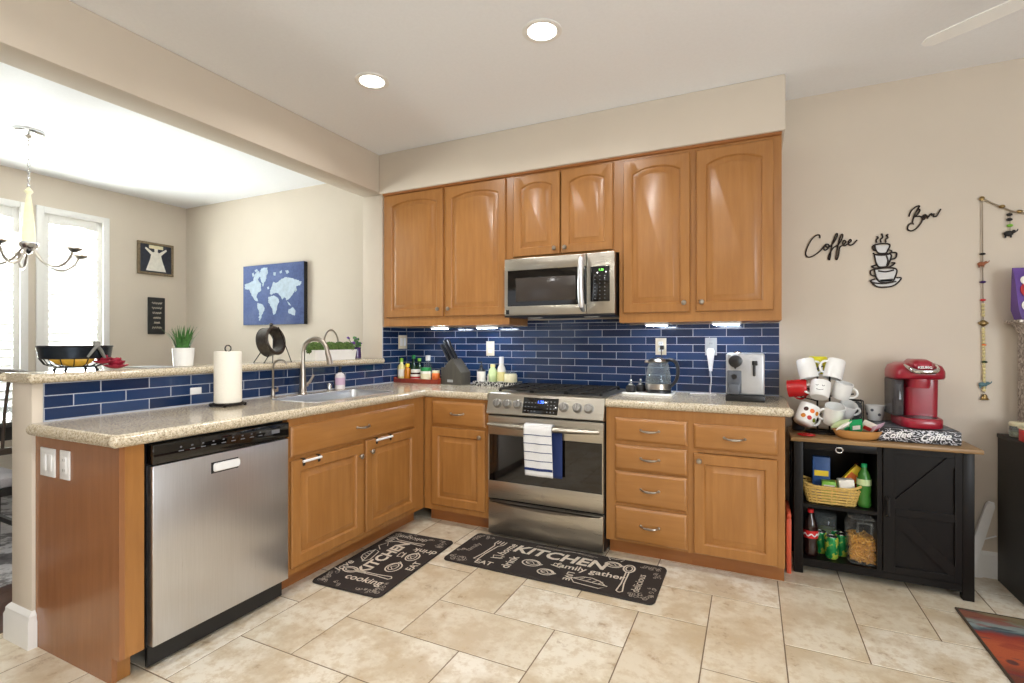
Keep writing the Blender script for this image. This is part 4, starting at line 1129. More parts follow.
def soda(name, label, loc, h, r, cap, lab, liquid, lz=(.38, .56), band2=None):
    t = thing(name, label, 'bottle', loc)
    P = [(r * .55, 0), (r * .9, .004), (r, .02), (r * .97, h * .22), (r * .9, h * .3), (r, h * .38), (r, h * .62), (r * .8, h * .76), (r * .38, h * .88), (r * .36, h * .93), (0, h * .93)]
    MB().lathe(P, 24).obj('bottle_body', liquid, t, smooth=60)
    MB().lathe([(r * 1.012, h * lz[0]), (r * 1.012, h * lz[1])], 24, cap=False).obj('label_band', lab, t)
    if band2: b = MB(); b.tube([((r * 1.03) * math.cos(a), (r * 1.03) * math.sin(a), h * .47 + h * .025 * math.sin(a * 7)) for a in [2 * PI * k / 60 for k in range(60)]], .004, 5, closed=True, flat=.4); b.obj('label_script', band2, t)
    MB().lathe([(r * .42, h * .925), (r * .42, h * .995), (r * .36, h), (0, h)], 18).obj('cap', cap, t)
    return t
M['gcap'] = plain('bright_green_cap', (30, 160, 96), .35)
M['cola'] = plain('dark_cola', (34, 16, 14), .12, coat=.4)
M['colared'] = plain('red_label', (196, 32, 36), .4)
soda('soda_bottle', 'green soda bottle with green cap on the upper shelf of the black cabinet', (.548, 3.262, SZ), .232, .034, 'gcap', 'mint', 'drinkgreen', (.52, .66))
soda('sauce_bottle', 'dark bottle half hidden behind the green soda bottle', (.530, 3.36, SZ), .215, .03, 'brown', 'redlab', 'brown')
BZ = .0825
soda('cola_bottle', 'dark cola bottle with red cap and red label on the bottom shelf', (.298, 3.245, BZ), .258, .036, 'colared', 'colared', 'cola', (.40, .56), 'platew')
# lidded jar of tea behind the cans
t = thing('storage_jar', 'clear lidded jar of olive dried herbs behind the cans', 'jar', (.385, 3.40, BZ))
MB().lathe([(.05, 0), (.055, .006), (.055, .17), (.05, .18), (.05, .176), (.052, .168), (.052, .008)], 24, cap=False).obj('jar_body', 'glass', t)
MB().lathe([(.05, .004), (.0515, .01), (.0515, .12), (0, .125)], 24).obj('dried_herbs', 'olive', t)
MB().lathe([(.054, .178), (.056, .182), (.056, .196), (.05, .20), (0, .20)], 24).obj('lid', 'glass', t)
M['canalu'] = plain('can_aluminium', (200, 200, 196), .25, 1.0)
M['cangreen'] = None
m, nt, bs = nodes('green_can_print'); v = coords(nt); n = noise(nt, v, 26, 2)
L(nt, ramp(nt, n, [(.36, lin((18, 120, 62))), (.5, lin((40, 150, 80))), (.55, lin((206, 208, 80))), (.64, lin((150, 196, 70)))]), bs.inputs['Base Color']); bs.inputs['Roughness'].default_value = .25; bs.inputs['Metallic'].default_value = .3; M['cangreen'] = m
def can(x, y, label):
    t = thing('soda_can', label, 'can', (x, y, BZ), 0, 'green soda cans')
    MB().lathe([(.026, 0), (.032, .01), (.032, .108), (.0285, .117)], 24, cap=False).obj('can_body', 'cangreen', t)
    MB().lathe([(.0285, .117), (.0275, .1185), (.026, .116), (0, .115)], 24, cap=False).box(-.006, .006, -.014, .006, .1152, .1165).obj('can_top', 'canalu', t)
can(.398, 3.255, 'green and yellow soda can standing in front of the other cans')
can(.352, 3.315, 'green soda can between the cola bottle and the front can')
can(.452, 3.318, 'green soda can nearest the pasta container')
can(.430, 3.378, 'green soda can at the back, by the storage jar')
# pasta container
t = thing('pasta_container', 'large clear plastic container of penne on the bottom shelf', 'container', (.541, 3.285, BZ))
CL = clear('clear_plastic', (236, 238, 236), .05, .06); M['cplastic'] = CL
MB().loops([rr(.068, .07, .001), rr(.072, .074, .006), rr(.074, .076, .20), rr(.06, .062, .232), rr(.06, .062, .24)], cap0=True, cap1=False).obj('tub', 'cplastic', t, smooth=60)
MB().loops([rr(.064, .066, .236), rr(.066, .068, .24), rr(.066, .068, .252), rr(.06, .062, .256)], cap0=True).obj('lid', 'cplastic', t)
MB().tube([(.03 * -1, -.07, .17), (-.03, -.082, .225), (.03, -.082, .225), (.03, -.07, .17)], .006, 8).obj('grip', 'cplastic', t)
M['penne'] = plain('dry_penne', (226, 164, 58), .55, var=.15, scale=60)
b = MB(); rnd = random.Random(11)
for k in range(420):
    c = Vector((rnd.uniform(-.055, .055), rnd.uniform(-.058, .058), rnd.uniform(.01, .135)))
    if k < 300: c.y = rnd.choice((-1, -1, 1)) * rnd.uniform(.045, .06) if rnd.random() < .6 else c.y
    dv = Vector((rnd.uniform(-1, 1), rnd.uniform(-.5, .5), rnd.uniform(-.8, .8))).normalized() * .018
    p0, p1 = c - dv, c + dv
    cl = lambda p: Vector((max(-.062, min(.062, p.x)), max(-.064, min(.064, p.y)), max(.008, min(.15, p.z))))
    b.cyl(cl(p0), cl(p1), .005, n=6)
pn = b.obj('penne_pasta', 'penne', t, smooth=60); pn['kind'] = 'stuff'

# ---------------------------------------------------------------- things on the coffee bar
TZ = BT + .0002
M['mugdots'] = None
tx, ty = .372, 3.36
t = thing('mug_tree', 'black wire mug tree stand full of mugs on the coffee bar', 'mug rack', (tx, ty, TZ))
b = MB(); b.tube([(.085 * math.cos(2 * PI * k / 24), .075 * math.sin(2 * PI * k / 24), .007) for k in range(24)], .0055, 8, closed=True); b.cyl((-.085, 0, .007), (.085, 0, .007), .005, n=8); b.obj('base_ring', 'wire', t)
for sx in (-1, 1): MB().tube([(sx * .03, 0, .007), (sx * .03, 0, .33), (sx * .02, 0, .35), (0, 0, .355)], .005, 8).obj('upright', 'wire', t)
arms = MB()
def mug(label, u, v, Y, mat, R, r=.047, h=.105, extra=None):
    """R orients the mug: local z is its mouth, local +x its handle"""
    c = at_y(u, v, Y)
    X = T(*c) @ R @ T(0, 0, -h / 2)
    t = thing('mug', label, 'mug', (0, 0, 0), 0, 'mugs on the mug tree'); t.matrix_world = X
    MB().lathe([(.0, .0), (r * .82, 0), (r * .95, .008), (r, h * .4), (r, h), (r - .004, h), (r - .005, h * .4), (r * .8, .01), (0, .01)], 28, cap=False).obj('cup', mat, t, smooth=50)
    MB().tube([(r - .003 + .030 * math.sin(a), 0, h * .5 + h * .30 * math.cos(a)) for a in [PI * k / 14 for k in range(15)]], .0055, 8, flat=1.2).obj('handle', mat, t, smooth=60)
    if extra: extra(t, r, h)
    p = X @ Vector((r + .012, 0, h * .5)); side = -1 if p.x < tx else 1
    arms.tube([Vector((tx + side * .03 - tx, 0, p.z - TZ - .02)), p - Vector((tx, ty, TZ))], .0035, 6)
    return t
def dots(t, r, h):
    b = MB(); cs = ['amber', 'redlab', 'olive', 'brown', 'orange', 'amber']
    for k in range(6):
        a = -PI / 2 - .75 + (k % 3) * .6; z = h * (.3 if k < 3 else .66)
        MB().lathe([(.0125, 0), (.0125, .0012), (0, .0014)], 12, X=T((r + .0002) * math.cos(a), (r + .0002) * math.sin(a), z) @ RZ(a + PI / 2) @ RX(PI / 2)).obj('painted_dot', cs[k], t)
def smile(t, r, h):
    b = MB()
    for a0, z, w in ((PI / 2 - .3, .62, .12), (PI / 2 + .3, .62, .12), (PI / 2, .34, .35)):
        b.tube([((r + .0006) * math.cos(a0 - w + 2 * w * k / 8), (r + .0006) * math.sin(a0 - w + 2 * w * k / 8), h * (z - .06 * (1 - (k / 4 - 1) ** 2))) for k in range(9)], .0014, 5)
    b.obj('painted_marks', 'wire', t)
D_ = math.radians
mug('white mug at the top left of the mug tree, its handle turned right', 807, 368.5, 3.34, 'wpot', RY(D_(-12)) @ RX(D_(170)) @ RZ(D_(-10)), .048, .112)
mug('white mug at the top right of the mug tree, its handle hidden', 834.5, 369, 3.34, 'wpot', RY(D_(14)) @ RX(D_(168)) @ RZ(D_(170)), .048, .112)
M['myellow'] = plain('yellow_glaze', (222, 216, 40), .3)
mug('yellow mug at the top of the mug tree, behind the two white ones', 818, 365, 3.43, 'myellow', RX(D_(180)) @ RZ(D_(90)), .05, .10)
mug('red mug hanging on the left of the mug tree', 798, 388, 3.34, 'red', RY(D_(-98)) @ RX(D_(-12)) @ RZ(D_(150)), .05, .10)
mug('white mug with small dark marks in the middle of the mug tree', 820, 390, 3.29, 'wpot', RY(D_(10)) @ RX(D_(-28)) @ RZ(D_(170)), .05, .092, smile)
mug('pale mug on the right of the mug tree, handle looping outwards', 842, 390.5, 3.34, 'wpot', RY(D_(14)) @ RX(D_(12)) @ RZ(D_(-12)), .046, .092)
mug('white mug with coloured dots at the bottom left of the mug tree', 806.5, 415, 3.29, 'wpot', RY(D_(24)) @ RX(D_(-22)) @ RZ(D_(20)), .053, .115, dots)
mug('white mug at the bottom middle of the mug tree, behind the snack bowl', 833.5, 414.5, 3.30, 'wpot', RX(D_(24)) @ RY(D_(6)) @ RZ(D_(-170)), .05, .108)
mug('white mug lowest on the right of the mug tree, beside the pod rack', 846, 410, 3.38, 'wpot', RY(D_(20)) @ RX(D_(30)) @ RZ(D_(20)), .044, .09)
arms.obj('hooks', 'wire', t)

# pod rack: wire tower with black pods
t = thing('pod_rack', 'black wire rack of coffee pods between mug tree and small cup', 'rack', (.545, 3.475, TZ))
b = MB()
for sx in (-1, 1):
    for sy in (-1, 1): b.cyl((sx * .03, sy * .028, 0), (sx * .03, sy * .028, .185), .003, n=6)
for z in (.003, .183): b.tube([(-.03, -.028, z), (.03, -.028, z), (.03, .028, z), (-.03, .028, z)], .003, 6, closed=True)
b.obj('frame', 'wire', t)
for k in range(4): MB().lathe([(.018, -.022), (.022, .016), (.025, .018), (.025, .021), (0, .021)], 16, X=T(0, -.008, .026 + .043 * k) @ RX(PI / 2)).obj('pod', 'black', t)
# snack bowl with packets
M['bowlwood'] = wood('light_bowl_wood', (178, 124, 66), (196, 142, 80), (208, 158, 98), rough=.5, grain=(3, 3, 14))
bx, byy = .512, 3.235
t = thing('wooden_bowl', 'oval light wood bowl heaped with small packets at the front of the coffee bar', 'bowl', (bx, byy, TZ))
MB().loops([[(x, y, z) for x, y, z in oval(rx, ry, z, 40)] for rx, ry, z in ((.072, .05, 0), (.095, .064, .012), (.108, .074, .036), (.113, .078, .05), (.108, .073, .05), (.10, .066, .034), (.08, .05, .012))], cap0=True).obj('bowl_body', 'bowlwood', t, smooth=60)
rnd = random.Random(2)
names = [('white and teal tea packet leaning at the front left of the snack bowl', 'whitelab', 'gcap'), ('pale green sachet standing at the left of the snack bowl', 'mint', 'olive'), ('white packet with red print at the right of the snack bowl', 'whitelab', 'redlab'), ('purple snack packet in the middle of the snack bowl', 'violet', 'whitelab'),
         ('pink snack packet at the right rim of the snack bowl', 'pinkband', 'redlab'), ('silver sachet at the back of the snack bowl', 'silverp', 'bluebox'), ('teal packet lying across the middle of the snack bowl', 'gcap', 'whitelab')]
pos = [(-.055, -.028, .05, 20, 50, 62), (-.075, .005, .062, -15, 65, 72), (.045, -.02, .055, 25, 40, -10), (.0, .015, .062, 5, 60, 40), (.08, -.01, .052, -20, 55, 30), (.03, .045, .062, 10, 75, 5), (-.012, -.032, .056, -10, 28, 10)]
for (lb, m1, m2), (x, y, z, a, b_, c_) in zip(names, pos):
    o = thing('snack_packet', lb, 'packet', (bx + x, byy + y, TZ + z + .014), 0, 'packets in the wooden bowl'); o.rotation_euler = (D_(b_), D_(a), D_(c_))
    LL = []
    for q in range(7):
        f = q / 6; th = .0075 * math.sin(PI * f) + .0004; LL.append([(-.03, -th, -.045 + .09 * f), (0, -th * 1.4, -.045 + .09 * f), (.03, -th, -.045 + .09 * f), (.03, th, -.045 + .09 * f), (0, th * 1.4, -.045 + .09 * f), (-.03, th, -.045 + .09 * f)])
    MB().loops(LL, cap0=True).obj('pouch', m1, o, smooth=40)
    MB().box(-.018, .018, -.0125, -.0108, -.012, .014).obj('print', m2, o, smooth=0)
# little cup, napkin ornament
t = thing('small_cup', 'small white cup with grey dots against the wall left of the red coffee maker', 'cup', (.636, 3.475, TZ + .0755))
MB().lathe([(0, 0), (.032, 0), (.036, .006), (.05, .085), (.047, .085), (.034, .01), (0, .01)], 28, cap=False).obj('cup_body', 'wpot', t, smooth=50)
for k in range(8):
    a = 2 * PI * k / 8 - PI / 2 + .3; z = .06 if k % 2 else .035; r = .036 + .014 * (z - .006) / .079 + .0004
    MB().lathe([(.008, 0), (.008, .001), (0, .0012)], 12, X=T(r * math.cos(a), r * math.sin(a), z) @ RZ(a + PI / 2) @ RX(PI / 2)).obj('painted_dot', 'recess', t)
o = MB()
for k in range(9):
    a = 2 * PI * k / 9; o.ball((.028 * math.cos(a), .028 * math.sin(a), .006), .016, sc=(1.1, 1.1, .35), n=10, m=6)
o.lathe([(.012, .004), (.012, .013), (0, .014)], 12)
tag(o.obj('red_trivet', 'red', loc=(.275, 3.225, TZ)), 'flat red flower-shaped trivet at the front left corner of the coffee bar', 'trivet')
# small grey coffee grinder shape behind the mug tree, by the granite end
o = MB().lathe([(.03, 0), (.034, .006), (.034, .05), (.036, .055), (.036, .075), (.02, .08), (0, .08)], 22).obj('dark_canister', 'kettleplastic', loc=(.252, 3.42, TZ)); tag(o, 'small dark canister behind the bottom left mug', 'canister')

# pod drawer with script print
m, nt, bs = nodes('black_white_script_print'); v = coords(nt, (9, 9, 14)); wv = nt.nodes.new('ShaderNodeTexWave'); wv.wave_type = 'BANDS'; wv.bands_direction = 'DIAGONAL'
wv.inputs['Scale'].default_value = 2.2; wv.inputs['Distortion'].default_value = 14; wv.inputs['Detail'].default_value = 3; wv.inputs['Detail Scale'].default_value = 1.6; L(nt, v, wv.inputs['Vector'])
L(nt, ramp(nt, wv.outputs['Fac'], [(.72, lin((20, 20, 26))), (.80, lin((206, 206, 212)))]), bs.inputs['Base Color']); bs.inputs['Roughness'].default_value = .4; M['script'] = m
dx0, dx1, dy0, dz = .600, .945, 3.215, .072
t = thing('pod_storage_box', 'black and white printed pod storage box under the red coffee maker', 'box', ((dx0 + dx1) / 2, dy0, TZ))
hw = (dx1 - dx0) / 2
MB().box(-hw, hw, .012, .30, 0, dz, b=.008).obj('case', 'black', t)
MB().box(-hw + .002, hw - .002, -.002, .012, .003, dz - .002, b=.004).obj('drawer_front', 'script', t)
b = MB(); b.box(-hw + .02, hw - .02, .03, .28, dz, dz + .003, b=.001); b.obj('top_mat', 'recess', t)
# lettering on the drawer front
for k in range(2): MB().text('Coffee', .046, T(-hw + .016 + k * .160, -.0025, .014) @ FACE @ RZ(.14), shear=.5, bold=.0008).obj('print', 'platew', t, smooth=0)

# red single-serve coffee maker
M['redplastic'] = plain('cherry_red_plastic', (150, 22, 44), .28, var=.03, coat=.3)
M['smoke'] = clear('smoked_tank', (150, 146, 150), .35)
kz = TZ + dz + .0035
t = thing('coffee_maker', 'cherry red single-serve coffee maker with silver handle on the printed drawer', 'coffee maker', (.787, 3.365, kz), math.radians(3))
def sec(hx, y0, y1, z, p=.5, n=36):
    hx *= .84
    cy, hy = (y0 + y1) / 2, (y1 - y0) / 2; P = []
    for k in range(n):
        a = 2 * PI * k / n; c, s_ = math.cos(a), math.sin(a)
        P.append((hx * math.copysign(abs(c) ** p, c), cy + hy * math.copysign(abs(s_) ** p, s_), z))
    return P
MB().loops([sec(.104, -.14, .14, 0), sec(.108, -.145, .142, .006), sec(.108, -.145, .142, .044), sec(.104, -.14, .14, .05)], cap0=True, X=T(.008, 0, 0)).obj('base', 'redplastic', t, smooth=50)
MB().loops([sec(.085, -.125, -.03, .0502), sec(.085, -.125, -.03, .054)], cap0=True).obj('drip_grid', 'kettleplastic', t)
MB().loops([sec(.088, -.03, .142, .048, .35), sec(.090, -.035, .142, .25, .35)], cap0=True, X=T(.028, 0, 0)).obj('back_column', 'redplastic', t, smooth=50)
MB().loops([sec(.12, -.06, .142, .246, .4), sec(.131, -.125, .142, .252, .5), sec(.134, -.135, .143, .262), sec(.133, -.135, .142, .292), sec(.122, -.12, .13, .318), sec(.09, -.09, .11, .333), sec(.05, -.05, .07, .338)], cap0=True).obj('head', 'redplastic', t, smooth=60)
MB().loops([sec(.052, -.115, .0, .205, .6), sec(.056, -.12, .0, .235, .6), sec(.056, -.12, .02, .26, .6)], cap0=True).obj('brew_nozzle', 'redplastic', t, smooth=50)
MB().loops([sec(.05, -.15, .03, .30, .55), sec(.058, -.158, .04, .315, .55), sec(.055, -.15, .04, .34, .55), sec(.035, -.11, .03, .354, .55)], cap0=True).obj('lid', 'redplastic', t, smooth=60)
b = MB(); b.tube(spline([(-.066, -.09, .318), (-.056, -.15, .304), (-.03, -.168, .292), (.03, -.168, .292), (.056, -.15, .304), (.066, -.09, .318)], 6), .0085, 10, flat=1.3); b.obj('handle', 'chrome', t)
MB().text('KEURIG', .017, T(0, -.163, .309) @ RX(D_(-10)) @ FACE, .0006, align='CENTER', bold=.0004).obj('lettering', 'platew', t, smooth=0)
MB().loops([sec(.028, -.06, .12, .052, .5), sec(.032, -.065, .122, .06, .5), sec(.032, -.065, .122, .24, .5), sec(.03, -.06, .12, .2455, .5)], cap0=True, X=T(-.081, 0, 0)).obj('water_tank', 'smoke', t, smooth=50)
b = MB()
for k in range(3): b.lathe([(.005, 0), (.005, .002), (0, .002)], 10, X=T(.052 + k * .013, -.128 + k * .008, .302) @ RX(D_(60)))
b.obj('buttons', 'nickel', t)

# ---------------------------------------------------------------- orange step stool folded in the gap
M['coral'] = plain('coral_plastic', (214, 92, 62), .5)
t = thing('folding_stool', 'coral orange folded step stool standing in the gap beside the black cabinet', 'stool', (.188, 3.16, 0), 0)
b = MB(); b.box(-.014, .010, -.02, .22, .0, .30, b=.004); b.obj('folded_panel', 'coral', t)
b = MB()
for k in range(7): b.box(-.016, -.0135, -.015, .215, .03 + k * .035, .042 + k * .035)
b.obj('ribs', 'coral', t, smooth=0)
MB().box(-.013, .009, -.03, .23, .301, .335, b=.008).obj('top_edge', 'coral', t)

# ---------------------------------------------------------------- dark console at the right with its things
CX, CYf, CZ = 1.185, 3.13, .782
t = thing('dark_console', 'tall dark brown console cabinet cut off by the right edge of the picture', 'cabinet', (CX, CYf, 0))
M['espresso'] = wood('espresso_laminate', (26, 22, 20), (31, 27, 24), (36, 31, 28), rough=.5, coat=.0)
MB().box(0, .62, .018, WY - CYf - .022, .0, CZ - .02).obj('carcass', 'espresso', t, smooth=0)
MB().box(-.004, .625, .0, WY - CYf - .02, CZ - .02, CZ, b=.002).obj('top', 'espresso', t)
for x in (.004, .313):
    d = MB().box(x, x + .303, 0, .018, .05, CZ - .024, b=.002).obj('door', 'espresso', t); MB().box(x + (.27 if x < .1 else .02), x + (.28 if x < .1 else .03), -.022, .0, .40, .52, b=.003).obj('handle', 'nickel', d)
z = CZ + .0003
# mosaic pillar stand with a bright gift bag on it
m, nt, bs = nodes('silver_mosaic'); v = coords(nt, (1, 1, 1)); vo = nt.nodes.new('ShaderNodeTexVoronoi'); vo.inputs['Scale'].default_value = 90; L(nt, v, vo.inputs['Vector'])
L(nt, ramp(nt, vo.outputs['Color'], [(0.2, lin((120, 108, 100))), (0.5, lin((176, 164, 154))), (.8, lin((214, 206, 198)))]), bs.inputs['Base Color']); bs.inputs['Roughness'].default_value = .3; bs.inputs['Metallic'].default_value = .4
vd = nt.nodes.new('ShaderNodeTexVoronoi'); vd.feature = 'DISTANCE_TO_EDGE'; vd.inputs['Scale'].default_value = 90; L(nt, v, vd.inputs['Vector']); bump(nt, bs, vd.outputs['Distance'], .6, .01); M['mosaic'] = m
t = thing('mosaic_pillar', 'tall silvery mosaic candle pillar on the dark console', 'candle pillar', (1.300, 3.46, z))
MB().box(-.065, .065, -.065, .065, 0, .03, b=.004).obj('foot', 'mosaic', t)
MB().loops([[(sx * a, sy * a, zz) for sx, sy in ((-1, -1), (1, -1), (1, 1), (-1, 1))] for a, zz in ((.045, .03), (.045, .53), (.062, .575), (.085, .585), (.085, .598))], cap0=True).obj('shaft', 'mosaic', t, smooth=20)
t = thing('gift_bag', 'purple and red printed bag standing on the mosaic pillar', 'bag', (1.290, 3.44, z + .5985), rz=.15)
M['purplebag'] = plain('purple_print', (92, 60, 140), .4, var=.2, scale=12)
MB().loops([[(-.06, -.03, 0), (.06, -.03, 0), (.06, .03, 0), (-.06, .03, 0)], [(-.075, -.032, .05), (.075, -.032, .05), (.075, .032, .05), (-.075, .032, .05)], [(-.082, -.012, .22), (.082, -.012, .22), (.082, .012, .22), (-.082, .012, .22)], [(-.085, -.002, .265), (.085, -.002, .265), (.085, .002, .265), (-.085, .002, .265)]], cap0=True).obj('bag_body', 'purplebag', t, smooth=20)
for c_, m1, z0 in (((-.02, .045), 'redlab', .15), ((-.035, .03), 'whitelab', .07), ((-.04, .022), 'whitelab', .20), ((.03, .02), 'orange', .15)):
    MB().lathe([(c_[1], 0), (c_[1], .002), (0, .003)], 20, X=T(c_[0], -.026 + (z0 - .1) * .12 - .004, z0) @ RX(PI / 2 - .13)).obj('printed_patch', m1, t)
t = thing('glass_jar', 'clear glass jar with pale lid at the front of the dark console', 'jar', (1.225, 3.42, z))
MB().lathe([(.03, 0), (.034, .005), (.034, .05), (.03, .06), (.029, .056), (.032, .05), (.032, .008)], 22, cap=False).obj('jar_body', 'glass', t)
MB().lathe([(.033, .058), (.034, .06), (.034, .074), (.03, .078), (0, .078)], 22).obj('lid', 'cream', t)
MB().lathe([(.029, .003), (.031, .006), (.031, .03), (0, .032)], 20).obj('contents', 'cream', t)
t = thing('red_tin', 'red box with white print and white lid on the dark console', 'tin', (1.232, 3.27, z))
MB().box(-.045, .075, -.04, .04, 0, .06, b=.004).obj('tin_body', 'colared', t)
b = MB(); b.box(-.028, .0, -.0412, -.0395, .014, .05); b.prism([(-.032, .012), (.004, .012), (-.004, .026), (-.024, .026)], -.0418, -.0395); b.obj('print', 'platew', t, smooth=0)
MB().box(-.048, .078, -.043, .043, .0602, .072, b=.003).obj('lid', 'cream', t)

# white handle and cable leaning in the gap between coffee bar and console
p0, p1 = at_y(991, 503, 3.51), at_y(976.5, 545, 3.51); dv = p1 - p0; p2 = p0 + dv * (p0.z / (p0.z - p1.z))
ax = dv.normalized(); nx = Vector((ax.z, 0, -ax.x)).normalized()
t = thing('folded_tray_stand', 'white slanted board leaning in the gap beside the dark console', 'board', (p2.x, 3.51, 0))
b = MB(); base_ = Vector((p2.x, 3.51, 0)); LL = []
for f, w_ in ((0.0, .012), (.03, .018), (.5, .022), (1.0, .022)):
    c = p0 + (p2 - p0) * f - base_
    c.z = max(c.z, .012 if f == 1.0 else c.z)
    LL.append([c + nx * w_ + Vector((0, -.01, 0)), c - nx * w_ + Vector((0, -.01, 0)), c - nx * w_ + Vector((0, .01, 0)), c + nx * w_ + Vector((0, .01, 0))])
b.loops(LL, cap0=True); b.v = [Vector((p.x, p.y, max(p.z, 0))) for p in b.v]; b.obj('board', 'wpot', t, smooth=0)
MB().tube([LL[0][0] + Vector((0, .01, 0)), LL[0][1] + Vector((0, .01, 0))], .007, 8).obj('top_bar', 'platew', t)
o = MB().tube(spline([(1.03, 3.53, .12), (1.06, 3.529, .17), (1.11, 3.528, .20), (1.178, 3.527, .235)], 8), .004, 8).tube(spline([(1.03, 3.53, .12), (1.02, 3.53, .06), (1.05, 3.528, .005), (1.12, 3.528, .005)], 8), .004, 8).obj('power_lead', 'platew'); tag(o, 'white electric cord running behind the dark console', 'cord')

# rug at the right edge
m, nt, bs = nodes('abstract_rug_pile'); v = coords(nt); sx_ = nt.nodes.new('ShaderNodeSeparateXYZ'); L(nt, v, sx_.inputs[0])
nz = noise(nt, v, 5, 4); ad = nt.nodes.new('ShaderNodeMath'); ad.operation = 'MULTIPLY_ADD'; L(nt, nz, ad.inputs[0]); ad.inputs[1].default_value = .16; L(nt, sx_.outputs['Y'], ad.inputs[2])
mr = nt.nodes.new('ShaderNodeMapRange'); mr.inputs[1].default_value = -1.45; mr.inputs[2].default_value = 0.08; L(nt, ad.outputs[0], mr.inputs[0])
rc = ramp(nt, mr.outputs[0], [(0, lin((86, 56, 48))), (.55, lin((96, 60, 50))), (.66, lin((120, 62, 44))), (.72, lin((176, 84, 50))), (.80, lin((182, 92, 56))), (.86, lin((150, 54, 40))), (.885, lin((60, 84, 96))), (.905, lin((138, 156, 160))), (.94, lin((130, 142, 140))), (.965, lin((118, 108, 82))), (1, lin((132, 120, 92)))])
vo = nt.nodes.new('ShaderNodeTexVoronoi'); vo.inputs['Scale'].default_value = 7; L(nt, v, vo.inputs['Vector'])
rc = mix(nt, ramp(nt, vo.outputs['Distance'], [(.16, (.85, .85, .85, 1)), (.2, (0, 0, 0, 1))]), rc, lin((70, 48, 52)))
st_ = noise(nt, coords(nt, (2.5, 16, 1)), 1.6, 3)
rc = mix(nt, ramp(nt, st_, [(.58, (0, 0, 0, 1)), (.63, (.8, .8, .8, 1))]), rc, lin((52, 66, 74)))
st2 = noise(nt, coords(nt, (1.6, 5, 1)), 1.3, 4)
rc = mix(nt, ramp(nt, st2, [(.56, (0, 0, 0, 1)), (.6, (.55, .55, .55, 1))]), rc, lin((140, 44, 38)))
fz = noise(nt, v, 220, 2); rc = mix(nt, .25, rc, ramp(nt, fz, [(.3, lin((70, 60, 50))), (.7, lin((200, 180, 150)))]), 'OVERLAY')
L(nt, rc, bs.inputs['Base Color']); bs.inputs['Roughness'].default_value = 1.0; bump(nt, bs, fz, .6, .004); M['rug'] = m
M['rugedge'] = plain('dark_rug_binding', (70, 58, 44), .95)
t = thing('area_rug', 'multicoloured abstract area rug in blue and rust at the lower right', 'rug', (.872, 3.065, 0))
MB().box(.008, 1.5, -2.2, -.008, .0005, .009).obj('pile', 'rug', t, smooth=0)
b = MB(); b.box(0, .009, -2.2, 0, .0004, .011, b=.002); b.box(.009, 1.5, -.009, 0, .0004, .011, b=.002); b.obj('binding', 'rugedge', t)

# ---------------------------------------------------------------- wall decor over the coffee bar
def wl(pts, o=(790, 190), s=6.02, y=WY - .008): return [at_y(o[0] + a / s, o[1] + b / s, y) for a, b in pts]
M['rust'] = plain('dark_bronze_metal', (40, 30, 24), .5, .5)
def script(name, label, strokes, r=.0038, cat='wall sign'):
    b = MB()
    for P in strokes:
        q = spline(wl(P), 6); b.tube(q, r, 8)
    c = sum((Vector(p) for p in b.v), Vector()) / len(b.v)
    b.v = [p - c for p in b.v]
    return tag(b.obj(name, 'rust', loc=c, smooth=60), label, cat)
script('word_sign', 'dark metal script word Coffee on the wall', [
    [(180, 290), (178, 272), (160, 272), (130, 298), (105, 345), (94, 385), (110, 404), (145, 394), (180, 368), (200, 345), (218, 325), (206, 345), (208, 362), (226, 355), (236, 335), (224, 326), (215, 338), (236, 344), (262, 318), (286, 275), (280, 262), (266, 290), (250, 345), (242, 405), (236, 420), (230, 408), (240, 380), (262, 348), (290, 330), (312, 295), (318, 270), (308, 270), (294, 310), (282, 370), (276, 412), (284, 416), (294, 385), (300, 345), (322, 330), (336, 312), (326, 303), (317, 320), (326, 336), (346, 326), (368, 308), (362, 298), (351, 314), (358, 332), (380, 326), (404, 300)]])
script('word_sign', 'dark metal script word Bar on the wall, higher to the right', [
    [(716, 160), (728, 128), (756, 102), (780, 96), (768, 116), (750, 150), (738, 190), (744, 208)],
    [(770, 112), (782, 122), (766, 148), (748, 160), (774, 158), (796, 166), (790, 196), (760, 232), (730, 246), (709, 236), (713, 212), (736, 198)],
    [(796, 172), (818, 150), (804, 152), (796, 172), (808, 176), (824, 152), (826, 170), (842, 150), (852, 142), (850, 152), (868, 144), (866, 160), (884, 156), (898, 132), (908, 114)]])
t = thing('coffee_cup_sign', 'wall art of three stacked steaming cups in dark outline with white filling', 'wall sign', (0, 0, 0))
fills = [[(512, 335), (594, 335), (588, 360), (575, 378), (535, 378), (518, 362)], [(512, 392), (605, 390), (598, 430), (580, 458), (535, 460), (518, 430)], [(512, 482), (638, 478), (632, 520), (610, 550), (545, 552), (522, 525)], [(490, 545), (665, 530), (640, 562), (600, 580), (525, 580)]]
b = MB()
for P in fills:
    Q = [at_y(790 + a / 6.02, 190 + d / 6.02, WY) for a, d in P]
    b.prism([(p.x, p.z) for p in Q], WY - .007, WY - .001)
b.obj('cup_filling', plain('cool_white_enamel', (206, 206, 206), .5), t, smooth=0)
